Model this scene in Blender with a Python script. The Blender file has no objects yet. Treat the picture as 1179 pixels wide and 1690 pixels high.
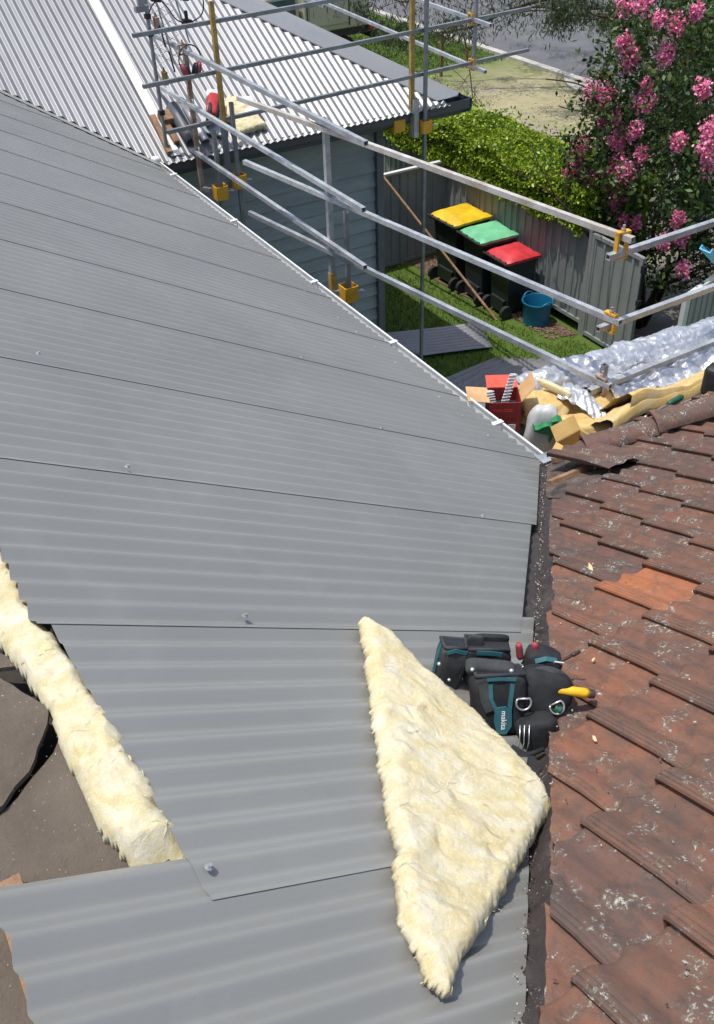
import bpy, bmesh, math, random
import numpy as np
from mathutils import Vector, Matrix, Euler, noise as mnoise
PI = math.pi
rng = random.Random(7)
nrng = np.random.default_rng(7)
SC = bpy.context.scene
COL = SC.collection

# ------------------------------------------------------------------ camera
CAM = Vector((-2.97, -3.23, 6.70))
_A, _P, _R = math.radians(29.16), math.radians(38.29), math.radians(-2.0)
FW = Vector((math.sin(_A) * math.cos(_P), math.cos(_A) * math.cos(_P), -math.sin(_P)))
_r0 = Vector((math.cos(_A), -math.sin(_A), 0)); _u0 = _r0.cross(FW)
RT = math.cos(_R) * _r0 + math.sin(_R) * _u0
UP = -math.sin(_R) * _r0 + math.cos(_R) * _u0
cd = bpy.data.cameras.new('camera'); cam = bpy.data.objects.new('camera', cd); COL.objects.link(cam)
cd.sensor_fit = 'VERTICAL'; cd.sensor_height = 24; cd.lens = 22.906; cd.clip_start = .05; cd.clip_end = 2000
cam.matrix_world = Matrix(((RT.x, UP.x, -FW.x, CAM.x), (RT.y, UP.y, -FW.y, CAM.y), (RT.z, UP.z, -FW.z, CAM.z), (0, 0, 0, 1)))
SC.camera = cam

# ------------------------------------------------------------------ light
SUN = Vector((-.24, .085, .96)).normalized()          # direction towards the sun
W = bpy.data.worlds.new('World'); SC.world = W; W.use_nodes = True
nt = W.node_tree; bg = nt.nodes['Background']; sky = nt.nodes.new('ShaderNodeTexSky')
sky.sky_type = 'NISHITA'; sky.sun_disc = False
sky.sun_elevation = math.asin(SUN.z); sky.sun_rotation = math.atan2(SUN.x, SUN.y)
sky.air_density = 1.0; sky.dust_density = 2.5; sky.ozone_density = 1.0
nt.links.new(sky.outputs[0], bg.inputs[0]); bg.inputs[1].default_value = .15
ld = bpy.data.lights.new('sun', 'SUN'); ld.energy = 3.0; ld.angle = math.radians(.53); ld.color = (1, .955, .88)
lo = bpy.data.objects.new('sun', ld); COL.objects.link(lo)
lo.rotation_euler = SUN.to_track_quat('Z', 'Y').to_euler(); lo.location = (0, 0, 30)
SC.view_settings.view_transform = 'Standard'; SC.view_settings.look = 'None'
SC.view_settings.exposure = 0.44; SC.view_settings.gamma = 1.0; SC.view_settings.use_curve_mapping = False

# ------------------------------------------------------------------ helpers
ORG = {}
def V(*a): return Vector(a)
def setp(o, label=None, cat=None, group=None, kind=None):
    if label: o['label'] = label
    if cat: o['category'] = cat
    if group: o['group'] = group
    if kind: o['kind'] = kind
    return o
def thing(name, label, cat, loc=(0, 0, 0), group=None):
    o = bpy.data.objects.new(name, None); COL.objects.link(o); o.empty_display_size = .1
    o.location = loc; ORG[o.name] = Vector(loc)
    return setp(o, label, cat, group)
def basis(d, hint=None):
    d = Vector(d).normalized()
    h = Vector(hint) if hint is not None else (Vector((0, 0, 1)) if abs(d.z) < .9 else Vector((0, 1, 0)))
    x = h.cross(d).normalized(); y = d.cross(x)
    return x, y, d
class MB:
    def __init__(s): s.v = []; s.f = []
    def add(s, vs, fs):
        n = len(s.v); s.v.extend([tuple(p) for p in vs]); s.f.extend([tuple(i + n for i in q) for q in fs]); return s
    def box(s, c, sz, R=None):
        c = Vector(c); hx, hy, hz = sz[0] / 2, sz[1] / 2, sz[2] / 2
        vs = [Vector((x, y, z)) for x in (-hx, hx) for y in (-hy, hy) for z in (-hz, hz)]
        if R is not None: vs = [R @ p for p in vs]
        return s.add([p + c for p in vs], [(0, 1, 3, 2), (4, 6, 7, 5), (0, 4, 5, 1), (2, 3, 7, 6), (0, 2, 6, 4), (1, 5, 7, 3)])
    def cyl(s, p0, p1, r0, r1=None, n=10, cap=True):
        p0, p1 = Vector(p0), Vector(p1); r1 = r0 if r1 is None else r1
        x, y, d = basis(p1 - p0)
        vs = []
        for p, r in ((p0, r0), (p1, r1)):
            for k in range(n):
                a = 2 * PI * k / n; vs.append(p + x * (r * math.cos(a)) + y * (r * math.sin(a)))
        fs = [(k, (k + 1) % n, n + (k + 1) % n, n + k) for k in range(n)]
        if cap: fs += [tuple(range(n - 1, -1, -1)), tuple(range(n, 2 * n))]
        return s.add(vs, fs)
    def sq(s, p0, p1, w, wall=.004):                 # square hollow section with open ends
        p0, p1 = Vector(p0), Vector(p1); x, y, d = basis(p1 - p0)
        h = w / 2; i = h - wall; vs = []
        for p, k, dd in ((p0, h, 0), (p0, i, 0), (p0, i, .06), (p1, h, 0), (p1, i, 0), (p1, i, -.06)):
            for a, b in ((-1, -1), (1, -1), (1, 1), (-1, 1)): vs.append(p + x * (a * k) + y * (b * k) + d * dd)
        fs = []
        for k in range(4):
            l = (k + 1) % 4
            fs += [(k, l, 12 + l, 12 + k), (k, 4 + k, 4 + l, l), (4 + k, 8 + k, 8 + l, 4 + l), (12 + k, 12 + l, 16 + l, 16 + k), (16 + k, 16 + l, 20 + l, 20 + k)]
        fs += [(8, 11, 10, 9), (20, 21, 22, 23)]
        return s.add(vs, fs)
    def sweep(s, path, r, n=8, cap=True):
        path = [Vector(p) for p in path]; m = len(path); vs = []
        rr = r if isinstance(r, (list, tuple)) else [r] * m
        x = None
        for i, p in enumerate(path):
            d = (path[min(i + 1, m - 1)] - path[max(i - 1, 0)]).normalized()
            if x is None: x, y, _ = basis(d)
            else:
                x = (x - d * x.dot(d)).normalized(); y = d.cross(x)
            for k in range(n):
                a = 2 * PI * k / n; vs.append(p + x * (rr[i] * math.cos(a)) + y * (rr[i] * math.sin(a)))
        fs = [(i * n + k, i * n + (k + 1) % n, (i + 1) * n + (k + 1) % n, (i + 1) * n + k) for i in range(m - 1) for k in range(n)]
        if cap: fs += [tuple(range(n - 1, -1, -1)), tuple(range((m - 1) * n, m * n))]
        return s.add(vs, fs)
    def prism(s, poly, d):                            # polygon extruded by vector d
        n = len(poly); d = Vector(d); poly = [Vector(p) for p in poly]
        vs = poly + [p + d for p in poly]
        return s.add(vs, [tuple(range(n)), tuple(range(2 * n - 1, n - 1, -1))] + [(k, n + k, n + (k + 1) % n, (k + 1) % n) for k in range(n)])
    def sup(s, c, sz, e1=.4, e2=.4, R=None, nu=20, nv=12, fn=None):     # superellipsoid: rounded box to ball
        c = Vector(c); vs = []
        sg = lambda w, e: math.copysign(abs(w) ** e, w)
        for j in range(nv + 1):
            a = -PI / 2 + PI * j / nv
            for i in range(nu):
                b = 2 * PI * i / nu
                p = Vector((sg(math.cos(a), e1) * sg(math.cos(b), e2), sg(math.cos(a), e1) * sg(math.sin(b), e2), sg(math.sin(a), e1)))
                if fn: p = fn(p)
                p = Vector((p.x * sz[0] / 2, p.y * sz[1] / 2, p.z * sz[2] / 2))
                vs.append((R @ p if R is not None else p) + c)
        fs = [(j * nu + i, j * nu + (i + 1) % nu, (j + 1) * nu + (i + 1) % nu, (j + 1) * nu + i) for j in range(nv) for i in range(nu)]
        return s.add(vs, fs)
    def grid(s, pts):                                  # pts[i][j]
        n, m = len(pts), len(pts[0])
        return s.add([p for r in pts for p in r], [(i * m + j, (i + 1) * m + j, (i + 1) * m + j + 1, i * m + j + 1) for i in range(n - 1) for j in range(m - 1)])
    def mesh(s, name, mt=None, smooth=False, org=(0, 0, 0)):
        me = bpy.data.meshes.new(name); o = Vector(org)
        me.from_pydata([(p[0] - o.x, p[1] - o.y, p[2] - o.z) for p in s.v], [], s.f)
        if mt: me.materials.append(mt)
        if smooth == 'auto':
            me.polygons.foreach_set('use_smooth', [True] * len(me.polygons))
            try: me.set_sharp_from_angle(angle=math.radians(38))
            except Exception: pass
        elif smooth: me.polygons.foreach_set('use_smooth', [True] * len(me.polygons))
        me.update(); return me
    def build(s, name, mt, parent=None, smooth=False, label=None, cat=None, group=None, kind=None, clean=False):
        org = ORG.get(parent.name, Vector()) if parent else Vector()
        me = s.mesh(name, mt, smooth, org)
        if clean:
            bm = bmesh.new(); bm.from_mesh(me); bmesh.ops.remove_doubles(bm, verts=bm.verts, dist=1e-5)
            bmesh.ops.recalc_face_normals(bm, faces=bm.faces); bm.to_mesh(me); bm.free()
        o = bpy.data.objects.new(name, me); COL.objects.link(o)
        if parent: o.parent = parent
        ORG[o.name] = org
        return setp(o, label, cat, group, kind)
def fix(o):
    bm = bmesh.new(); bm.from_mesh(o.data); bmesh.ops.recalc_face_normals(bm, faces=bm.faces); bm.to_mesh(o.data); bm.free(); return o
def bevel(o, w=.004, seg=2):
    m = o.modifiers.new('bevel', 'BEVEL'); m.width = w; m.segments = seg; m.limit_method = 'ANGLE'; m.angle_limit = math.radians(40); return o
def clip(o, co, no):                                   # drop what lies on the positive side of the plane (coordinates as in the mesh)
    bm = bmesh.new(); bm.from_mesh(o.data)
    bmesh.ops.bisect_plane(bm, geom=bm.verts[:] + bm.edges[:] + bm.faces[:], plane_co=co, plane_no=no, clear_outer=True)
    bm.to_mesh(o.data); bm.free()
def sharp_rim(o):
    bm = bmesh.new(); bm.from_mesh(o.data)
    for e in bm.edges:
        if e.is_boundary: e.smooth = False
    bm.to_mesh(o.data); bm.free()
def fill_clip(o, co, no):
    bm = bmesh.new(); bm.from_mesh(o.data)
    r = bmesh.ops.bisect_plane(bm, geom=bm.verts[:] + bm.edges[:] + bm.faces[:], plane_co=co, plane_no=no, clear_outer=True)
    ed = [e for e in r['geom_cut'] if isinstance(e, bmesh.types.BMEdge)]
    if ed: bmesh.ops.holes_fill(bm, edges=ed, sides=0)
    bm.to_mesh(o.data); bm.free()
def fbm(p, sc=1.0, oc=4):
    return mnoise.fractal(Vector(p) * sc, .9, 2.0, oc)

# ------------------------------------------------------------------ materials
class NT:
    def __init__(s, name):
        s.m = bpy.data.materials.new(name); s.m.use_nodes = True; s.t = s.m.node_tree; s.b = s.t.nodes['Principled BSDF']
    def n(s, ty, **k):
        x = s.t.nodes.new(ty)
        for a, b in k.items(): setattr(x, a, b)
        return x
    def l(s, a, b): s.t.links.new(a, b)
    def coords(s, world=False):
        if world: return s.n('ShaderNodeNewGeometry').outputs['Position']
        return s.n('ShaderNodeTexCoord').outputs['Object']
    def noise(s, co, scale, detail=4, rough=.6, dist=0, stretch=None):
        if stretch:
            mp = s.n('ShaderNodeMapping'); mp.inputs['Scale'].default_value = stretch; s.l(co, mp.inputs[0]); co = mp.outputs[0]
        x = s.n('ShaderNodeTexNoise'); s.l(co, x.inputs['Vector'])
        x.inputs['Scale'].default_value = scale; x.inputs['Detail'].default_value = detail; x.inputs['Roughness'].default_value = rough; x.inputs['Distortion'].default_value = dist
        return x.outputs['Fac']
    def ramp(s, fac, stops):
        r = s.n('ShaderNodeValToRGB'); e = r.color_ramp.elements
        while len(e) < len(stops): e.new(.5)
        for k, (p, c) in enumerate(stops):
            e[k].position = p; e[k].color = (*c, 1) if hasattr(c, '__len__') else (c, c, c, 1)
        s.l(fac, r.inputs[0]); return r.outputs[0]
    def mix(s, fac, a, b, mode='MIX'):
        x = s.n('ShaderNodeMix', data_type='RGBA', blend_type=mode)
        for i, q in ((0, fac), (6, a), (7, b)):
            if hasattr(q, 'is_linked'): s.l(q, x.inputs[i])
            else: x.inputs[i].default_value = q if i == 0 else (*q, 1)
        return x.outputs[2]
    def math(s, op, a, b=0.0):
        x = s.n('ShaderNodeMath', operation=op)
        for i, q in ((0, a), (1, b)):
            if hasattr(q, 'is_linked'): s.l(q, x.inputs[i])
            else: x.inputs[i].default_value = q
        return x.outputs[0]
    def bump(s, h, strength, dist=.01):
        b = s.n('ShaderNodeBump'); b.inputs['Strength'].default_value = strength; b.inputs['Distance'].default_value = dist
        s.l(h, b.inputs['Height']); s.l(b.outputs[0], s.b.inputs['Normal']); return b
    def col(s, c):
        if hasattr(c, 'is_linked'): s.l(c, s.b.inputs['Base Color'])
        else: s.b.inputs['Base Color'].default_value = (*c, 1)
    def par(s, **k):
        for a, q in k.items():
            i = s.b.inputs[{'rough': 'Roughness', 'metal': 'Metallic', 'spec': 'Specular IOR Level', 'sss': 'Subsurface Weight', 'trans': 'Transmission Weight', 'coat': 'Coat Weight', 'sheen': 'Sheen Weight', 'alpha': 'Alpha'}[a]]
            if hasattr(q, 'is_linked'): s.l(q, i)
            else: i.default_value = q
        return s
def pm(name, c1, c2, scale=8, rough=.6, metal=0, bump=0, bscale=60, rnd=0, world=True, spec=.5, stretch=None, bdist=.005, fine=.25):
    m = NT(name); co = m.coords(world)
    f1 = m.noise(co, scale, 5, .65, .2, stretch); f2 = m.noise(co, scale * 14, 3, .6, 0, stretch)
    f = m.math('ADD', m.math('MULTIPLY', f1, 1 - fine), m.math('MULTIPLY', f2, fine))
    c = m.ramp(f, [(.36, c1), (.64, c2)])
    if rnd:
        oi = m.n('ShaderNodeObjectInfo'); v = m.math('ADD', m.math('MULTIPLY', oi.outputs['Random'], rnd), 1 - rnd / 2)
        cb = m.n('ShaderNodeCombineColor'); [m.l(v, cb.inputs[i]) for i in range(3)]
        c = m.mix(1.0, c, cb.outputs[0], 'MULTIPLY')
    m.col(c); m.par(metal=metal, spec=spec)
    m.par(rough=m.math('ADD', m.math('MULTIPLY', f1, .25), rough - .125))
    if bump: m.bump(m.noise(co, bscale, 5, .65, 0, stretch), bump, bdist)
    return m.m
# painted steel roof sheets: faint dust, smudges and streaks running down the slope
def mat_sheet(name, c, rough=.42, var=.12, dust=.35, rnd=.05, spec=.45, metal=0.0):
    m = NT(name); co = m.coords(True)
    f1 = m.noise(co, 1.1, 4, .55, .4); f2 = m.noise(co, 3, 5, .65, .8); f3 = m.noise(co, 160, 2, .7)
    base = m.ramp(f1, [(.3, tuple(x * (1 - var) for x in c)), (.7, tuple(x * (1 + var) for x in c))])
    base = m.mix(m.math('MULTIPLY', m.ramp(f2, [(.50, 0.0), (.72, 1.0)]), dust), base, tuple(min(1, x * 1.12 + .012) for x in c))
    base = m.mix(m.math('MULTIPLY', m.ramp(f3, [(.66, 0.0), (.72, 1.0)]), .25), base, tuple(x * .6 for x in c))
    oi = m.n('ShaderNodeObjectInfo'); v = m.math('ADD', m.math('MULTIPLY', oi.outputs['Random'], rnd), 1 - rnd / 2)
    cb = m.n('ShaderNodeCombineColor'); [m.l(v, cb.inputs[i]) for i in range(3)]
    m.col(m.mix(1.0, base, cb.outputs[0], 'MULTIPLY'))
    sx = m.ramp(m.noise(co, 420, 2, .5, 0, (.02, 1, 1)), [(.70, 0.0), (.74, 1.0)])
    m.par(rough=m.math('ADD', m.math('MULTIPLY', sx, -.06), rough), metal=metal, spec=spec)
    return m.m
M = {}
M['sheet'] = mat_sheet('painted_steel', (.222, .224, .211), .35, .07, .5, .05, .5)
M['oldsheet'] = mat_sheet('zinc_steel', (.215, .22, .23), .42, .10, .3, .06, .5, .22)
M['flash'] = mat_sheet('flashing_steel', (.19, .20, .21))
M['white_steel'] = mat_sheet('pale_steel', (.62, .63, .62), .5, .06)
M['dark_steel'] = mat_sheet('dark_gutter_steel', (.07, .075, .085), .45)
M['galv'] = pm('galvanised_tube', (.24, .255, .27), (.52, .54, .55), 6, .45, .4, .2, 90, .2, True, .5, None, .005, .4)
M['galv_dull'] = pm('dull_galvanised', (.17, .18, .19), (.30, .31, .32), 9, .5, .4, .15, 90, .12)
M['worn'] = pm('worn_spattered_tube', (.33, .27, .21), (.55, .55, .53), 7, .6, .2, .3, 80, 0, True, .4, None, .004, .35)
M['rust'] = pm('rusty_tube', (.22, .10, .04), (.45, .40, .34), 10, .7, .2, .3, 80)
M['yellow_steel'] = pm('yellow_painted_steel', (.50, .25, .02), (.72, .38, .03), 12, .5, 0, .2, 60)
M['old_yellow'] = pm('worn_yellow_paint', (.22, .16, .06), (.52, .33, .07), 14, .6, 0, .3, 60)
M['black'] = pm('black_plastic', (.012, .012, .014), (.025, .025, .027), 12, .5)
M['bin_green'] = pm('dark_green_plastic', (.010, .016, .012), (.022, .030, .024), 4, .45)
M['bin_navy'] = pm('dark_navy_plastic', (.012, .015, .022), (.022, .027, .036), 4, .45)
M['lid_yellow'] = pm('yellow_lid_plastic', (.50, .32, .008), (.76, .50, .012), 4, .5, 0, .1, 40)
M['lid_green'] = pm('pale_green_lid_plastic', (.09, .36, .18), (.19, .52, .29), 4, .5, 0, .1, 40)
M['lid_red'] = pm('red_lid_plastic', (.40, .02, .026), (.60, .045, .055), 4, .5, 0, .1, 40)
M['tub'] = pm('blue_plastic', (.004, .11, .22), (.008, .16, .30), 5, .45)
M['board'] = pm('grey_green_weatherboard', (.25, .272, .27), (.35, .375, .368), 3, .65, 0, .25, 30, .1, True, .4, (.6, 3, 3))
M['trim'] = pm('grey_trim_paint', (.11, .12, .13), (.15, .16, .17), 5, .6)
M['fence'] = pm('grey_fence_steel', (.20, .215, .21), (.27, .285, .275), 2.5, .55, 0, .1, 20, .06, True, .4, (2, 2, .5))
M['cap'] = pm('pale_fence_cap', (.50, .52, .52), (.62, .63, .62), 5, .5)
M['timber'] = pm('weathered_timber', (.16, .09, .05), (.32, .20, .12), 10, .8, 0, .4, 60, .1, True, .3, (1, 1, .2))
M['raw_timber'] = pm('fresh_timber', (.55, .36, .18), (.72, .52, .30), 30, .8, 0, .3, 80)
M['plank'] = pm('scaffold_plank', (.16, .13, .10), (.28, .24, .19), 8, .8, 0, .3, 60, .15, True, .3, (.3, 3, 3))
M['card'] = pm('brown_cardboard', (.42, .25, .11), (.55, .35, .17), 6, .8, 0, .1, 40)
M['card_y'] = pm('yellow_cardboard', (.50, .32, .10), (.62, .42, .16), 6, .8, 0, .1, 40)
M['red_card'] = pm('red_print_card', (.20, .016, .016), (.28, .028, .024), 6, .6)
M['orange_card'] = pm('orange_red_card', (.62, .07, .035), (.70, .09, .05), 6, .6)
M['white_bag'] = pm('white_woven_bag', (.42, .43, .42), (.60, .60, .58), 6, .6, 0, .4, 25)
M['green_print'] = pm('green_print', (.01, .15, .05), (.015, .20, .07), 6, .6)
M['nail'] = pm('nail_strip_card', (.50, .51, .53), (.75, .75, .74), 90, .5, .3, .4, 200)
M['belt'] = pm('black_nylon', (.010, .011, .012), (.030, .032, .034), 14, .75, 0, .5, 500, 0, True, .3, None, .002)
M['belt2'] = pm('charcoal_nylon', (.025, .028, .03), (.055, .06, .062), 14, .75, 0, .5, 500, 0, True, .3, None, .002)
M['teal'] = pm('teal_trim', (.015, .085, .10), (.03, .13, .15), 14, .6)
M['steel'] = pm('bright_steel', (.55, .55, .53), (.7, .7, .68), 20, .3, .8)
M['rod'] = pm('brown_steel_rod', (.04, .025, .02), (.09, .06, .05), 20, .5, .3)
M['redgrip'] = pm('dull_red_rubber', (.22, .03, .04), (.33, .05, .06), 20, .6)
M['yellowgrip'] = pm('yellow_handle_plastic', (.68, .36, .01), (.80, .47, .02), 20, .4)
M['greengrip'] = pm('green_handle_plastic', (.008, .06, .035), (.015, .10, .06), 20, .45)
M['red_plastic'] = pm('red_plastic', (.35, .015, .02), (.48, .03, .03), 10, .4)
M['white_paint'] = pm('white_print', (.7, .7, .7), (.8, .8, .8), 10, .6)
M['sky_blue'] = pm('sky_blue_plastic', (.10, .42, .62), (.15, .50, .70), 10, .4)
M['khaki'] = pm('khaki_paint', (.42, .40, .30), (.50, .47, .36), 2, .45)
M['tyre'] = pm('tyre_rubber', (.012, .012, .012), (.03, .03, .03), 10, .85)
M['taillight'] = pm('red_lens', (.35, .01, .01), (.45, .02, .015), 10, .2)
M['carglass'] = pm('dark_vehicle_glass', (.03, .07, .075), (.05, .10, .11), 3, .08)
M['asphalt'] = pm('asphalt', (.085, .087, .09), (.13, .13, .135), 1.2, .9, 0, .4, 120)
M['kerb'] = pm('pale_concrete', (.33, .31, .27), (.46, .44, .40), 2, .85, 0, .3, 60)
M['path'] = pm('stained_concrete', (.10, .085, .07), (.24, .215, .18), 1.3, .85, 0, .3, 60)
M['mulch'] = pm('brown_mulch', (.05, .032, .022), (.22, .15, .10), 30, .95, 0, 1.0, 70, 0, True, .2, None, .02)
M['chip'] = pm('mulch_chip', (.10, .06, .04), (.30, .21, .14), 40, .9, 0, 0, 1, 0)
M['mortar'] = pm('dark_mortar', (.06, .047, .04), (.16, .125, .105), 18, .95, 0, 1.0, 90, 0, True, .2, None, .01)
M['under'] = pm('dark_underlay', (.02, .017, .015), (.045, .038, .033), 12, .9, 0, .5, 60)
M['wood_dark'] = pm('bark', (.025, .018, .013), (.075, .055, .042), 8, .9, 0, .8, 40, 0, True, .2, (1, 1, .3), .02)

def mat_valley():
    m = NT('tarred_valley_iron'); co = m.coords(True)
    f = m.noise(co, 9, 5, .65, .6); g = m.noise(co, 120, 3, .7); h = m.noise(co, 14, 3, .6)
    c = m.ramp(f, [(.3, (.022, .018, .018)), (.6, (.05, .04, .037)), (.8, (.10, .08, .07))])
    k = m.math('MULTIPLY', m.ramp(g, [(.60, 0.0), (.66, 1.0)]), m.ramp(h, [(.5, 0.0), (.6, 1.0)]))
    m.col(m.mix(k, c, (.30, .27, .23))); m.par(rough=.55, spec=.5); m.bump(g, .5, .004); return m.m
M['valley'] = mat_valley()
def mat_tile(name, cols, lichen=1.0, dark=1.0):
    m = NT(name); co = m.coords(True); oi = m.n('ShaderNodeObjectInfo')
    add = m.n('ShaderNodeVectorMath', operation='ADD'); sc = m.n('ShaderNodeVectorMath', operation='SCALE')
    cb = m.n('ShaderNodeCombineXYZ'); [m.l(oi.outputs['Random'], cb.inputs[i]) for i in range(3)]
    m.l(cb.outputs[0], sc.inputs[0]); sc.inputs['Scale'].default_value = 9.0
    m.l(co, add.inputs[0]); m.l(sc.outputs[0], add.inputs[1]); co2 = add.outputs[0]
    base = m.ramp(oi.outputs['Random'], [(k / (len(cols) - 1), c) for k, c in enumerate(cols)])
    f1 = m.noise(co2, 7, 6, .68, .5); f2 = m.noise(co2, 26, 5, .7, .3)
    c = m.mix(m.math('MULTIPLY', m.ramp(f1, [(.42, 0.0), (.66, 1.0)]), .78 * dark), base, (.095, .077, .066))
    sm = m.noise(co, 34, 6, .75, .4, (1, .45, .6)); c = m.mix(m.math('MULTIPLY', m.ramp(sm, [(.50, 0.0), (.64, 1.0)]), .55 * dark), c, (.062, .054, .047))
    c = m.mix(m.math('MULTIPLY', m.ramp(f2, [(.3, 1.0), (.5, 0.0)]), .45), c, (.26, .105, .06))
    c = m.mix(m.math('MULTIPLY', m.noise(co, 240, 2, .6), .35), c, (.03, .02, .017))
    gr = m.n('ShaderNodeAttribute'); gr.attribute_name = 'tone_mask'  # mask that darkens the grooved strip and the tile head
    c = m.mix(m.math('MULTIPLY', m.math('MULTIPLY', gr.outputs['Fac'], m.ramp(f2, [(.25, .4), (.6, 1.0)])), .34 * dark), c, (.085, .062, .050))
    # lichen: pale grey-green crusts in patches, grey fringe round them
    a = m.noise(co, 11, 4, .6); b = m.noise(co, 85, 6, .7, .6); d = m.noise(co, 190, 3, .75)
    patch = m.ramp(a, [(.515, 0.0), (.64, 1.0)])
    grey = m.math('MULTIPLY', m.math('MULTIPLY', patch, m.ramp(b, [(.47, 0.0), (.55, 1.0)])), .75 * lichen)
    c = m.mix(grey, c, (.13, .125, .105))
    wht = m.math('MULTIPLY', m.math('MULTIPLY', m.ramp(a, [(.535, 0.0), (.61, 1.0)]), m.ramp(b, [(.55, 0.0), (.60, 1.0)])), lichen)
    spk = m.math('MULTIPLY', m.math('MULTIPLY', m.ramp(d, [(.735, 0.0), (.765, 1.0)]), m.ramp(a, [(.4, .05), (.58, 1.0)])), lichen)
    w = m.math('MAXIMUM', wht, spk)
    c = m.mix(w, c, (.42, .40, .34)); m.col(c)
    m.par(rough=m.math('SUBTRACT', .88, m.math('MULTIPLY', f1, .3)), spec=.28)
    h = m.math('ADD', m.math('ADD', m.math('MULTIPLY', f2, .5), m.math('MULTIPLY', w, .8)), m.math('MULTIPLY', d, .35))
    m.bump(h, .55, .004); return m.m
M['tile'] = mat_tile('terracotta', [(.235, .108, .066), (.175, .092, .064), (.28, .120, .068), (.205, .098, .066), (.255, .114, .068)])
M['tile_old'] = mat_tile('dark_terracotta', [(.14, .084, .068), (.18, .094, .070), (.155, .082, .066)], 1.2, 1.2)
M['tile_new'] = mat_tile('orange_terracotta', [(.40, .145, .062), (.46, .17, .075)], .35, .55)
def mat_wool(name, c1, c2, c3):
    m = NT(name); co = m.coords(True)
    f1 = m.noise(co, 7, 7, .62, 2.2); f2 = m.noise(co, 16, 8, .66, 3.0); f3 = m.noise(co, 55, 6, .7, 3.5, (1, 1, 2))
    c = m.ramp(f1, [(.30, c2), (.50, c1), (.70, c3)])
    c = m.mix(m.math('MULTIPLY', m.ramp(f2, [(.55, 0.0), (.72, 1.0)]), .45), c, tuple(x * k for x, k in zip(c2, (.98, .86, .72))))
    c = m.mix(m.math('MULTIPLY', m.ramp(f3, [(.52, 0.0), (.64, 1.0)]), .55), c, tuple(min(.8, x * 1.15) for x in c3))
    m.col(c); m.par(rough=1.0, spec=.05, sheen=.15, sss=.15)
    m.b.inputs['Subsurface Radius'].default_value = (.01, .008, .005)
    f4 = m.noise(co, 190, 5, .8, 2.5)
    h = m.math('ADD', m.math('ADD', m.math('MULTIPLY', f2, .8), m.math('MULTIPLY', f3, .5)), m.math('MULTIPLY', f4, .5)); m.bump(h, .7, .009); return m.m
M['wool'] = mat_wool('glass_wool', (.67, .59, .36), (.59, .48, .21), (.72, .675, .54))
M['wool_y'] = mat_wool('yellow_glass_wool', (.60, .42, .16), (.50, .32, .10), (.64, .50, .27))
def mat_foil():
    m = NT('crumpled_foil'); co = m.coords(True)
    f = m.noise(co, 14, 5, .6, 1.0)
    v = m.n('ShaderNodeTexVoronoi', feature='F1'); m.l(co, v.inputs['Vector']); v.inputs['Scale'].default_value = 26
    m.col(m.ramp(f, [(.3, (.50, .52, .55)), (.7, (.70, .71, .73))])); m.par(metal=.65, rough=.36)
    m.bump(m.math('ADD', m.math('MULTIPLY', f, 1.0), v.outputs['Distance']), .4, .02); return m.m
M['foil'] = mat_foil()
def mat_leaf(name, c1, c2, c3, gloss=.45):
    m = NT(name); g = m.n('ShaderNodeNewGeometry'); co = g.outputs['Position']
    r = g.outputs['Random Per Island']; f = m.noise(co, 2.2, 3, .6)
    c = m.ramp(m.math('ADD', m.math('MULTIPLY', r, .65), m.math('MULTIPLY', f, .35)), [(.2, c1), (.55, c2), (.85, c3)])
    m.col(c); m.par(rough=gloss, spec=.4)
    tr = m.n('ShaderNodeBsdfTranslucent'); m.l(c, tr.inputs[0]); ms = m.n('ShaderNodeMixShader'); ms.inputs[0].default_value = .25
    out = m.t.nodes['Material Output']; m.l(m.b.outputs[0], ms.inputs[1]); m.l(tr.outputs[0], ms.inputs[2]); m.l(ms.outputs[0], out.inputs[0]); return m.m
M['hedge'] = mat_leaf('hedge_leaf', (.07, .13, .008), (.20, .30, .015), (.42, .52, .04))
M['myrtle'] = mat_leaf('myrtle_leaf', (.016, .040, .008), (.042, .085, .018), (.12, .16, .035))
M['gum'] = mat_leaf('gum_leaf', (.02, .035, .015), (.045, .065, .03), (.10, .12, .055))
M['darkleaf'] = mat_leaf('dark_leaf', (.008, .018, .007), (.018, .034, .012), (.04, .06, .02))
M['petal'] = mat_leaf('pink_petal', (.74, .13, .30), (.88, .28, .46), (.93, .52, .64), .8)
M['redpetal'] = mat_leaf('red_brush', (.30, .05, .03), (.42, .08, .04), (.50, .15, .08), .8)
M['blade'] = mat_leaf('grass_blade', (.042, .10, .010), (.09, .165, .020), (.20, .25, .06), .6)
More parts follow.
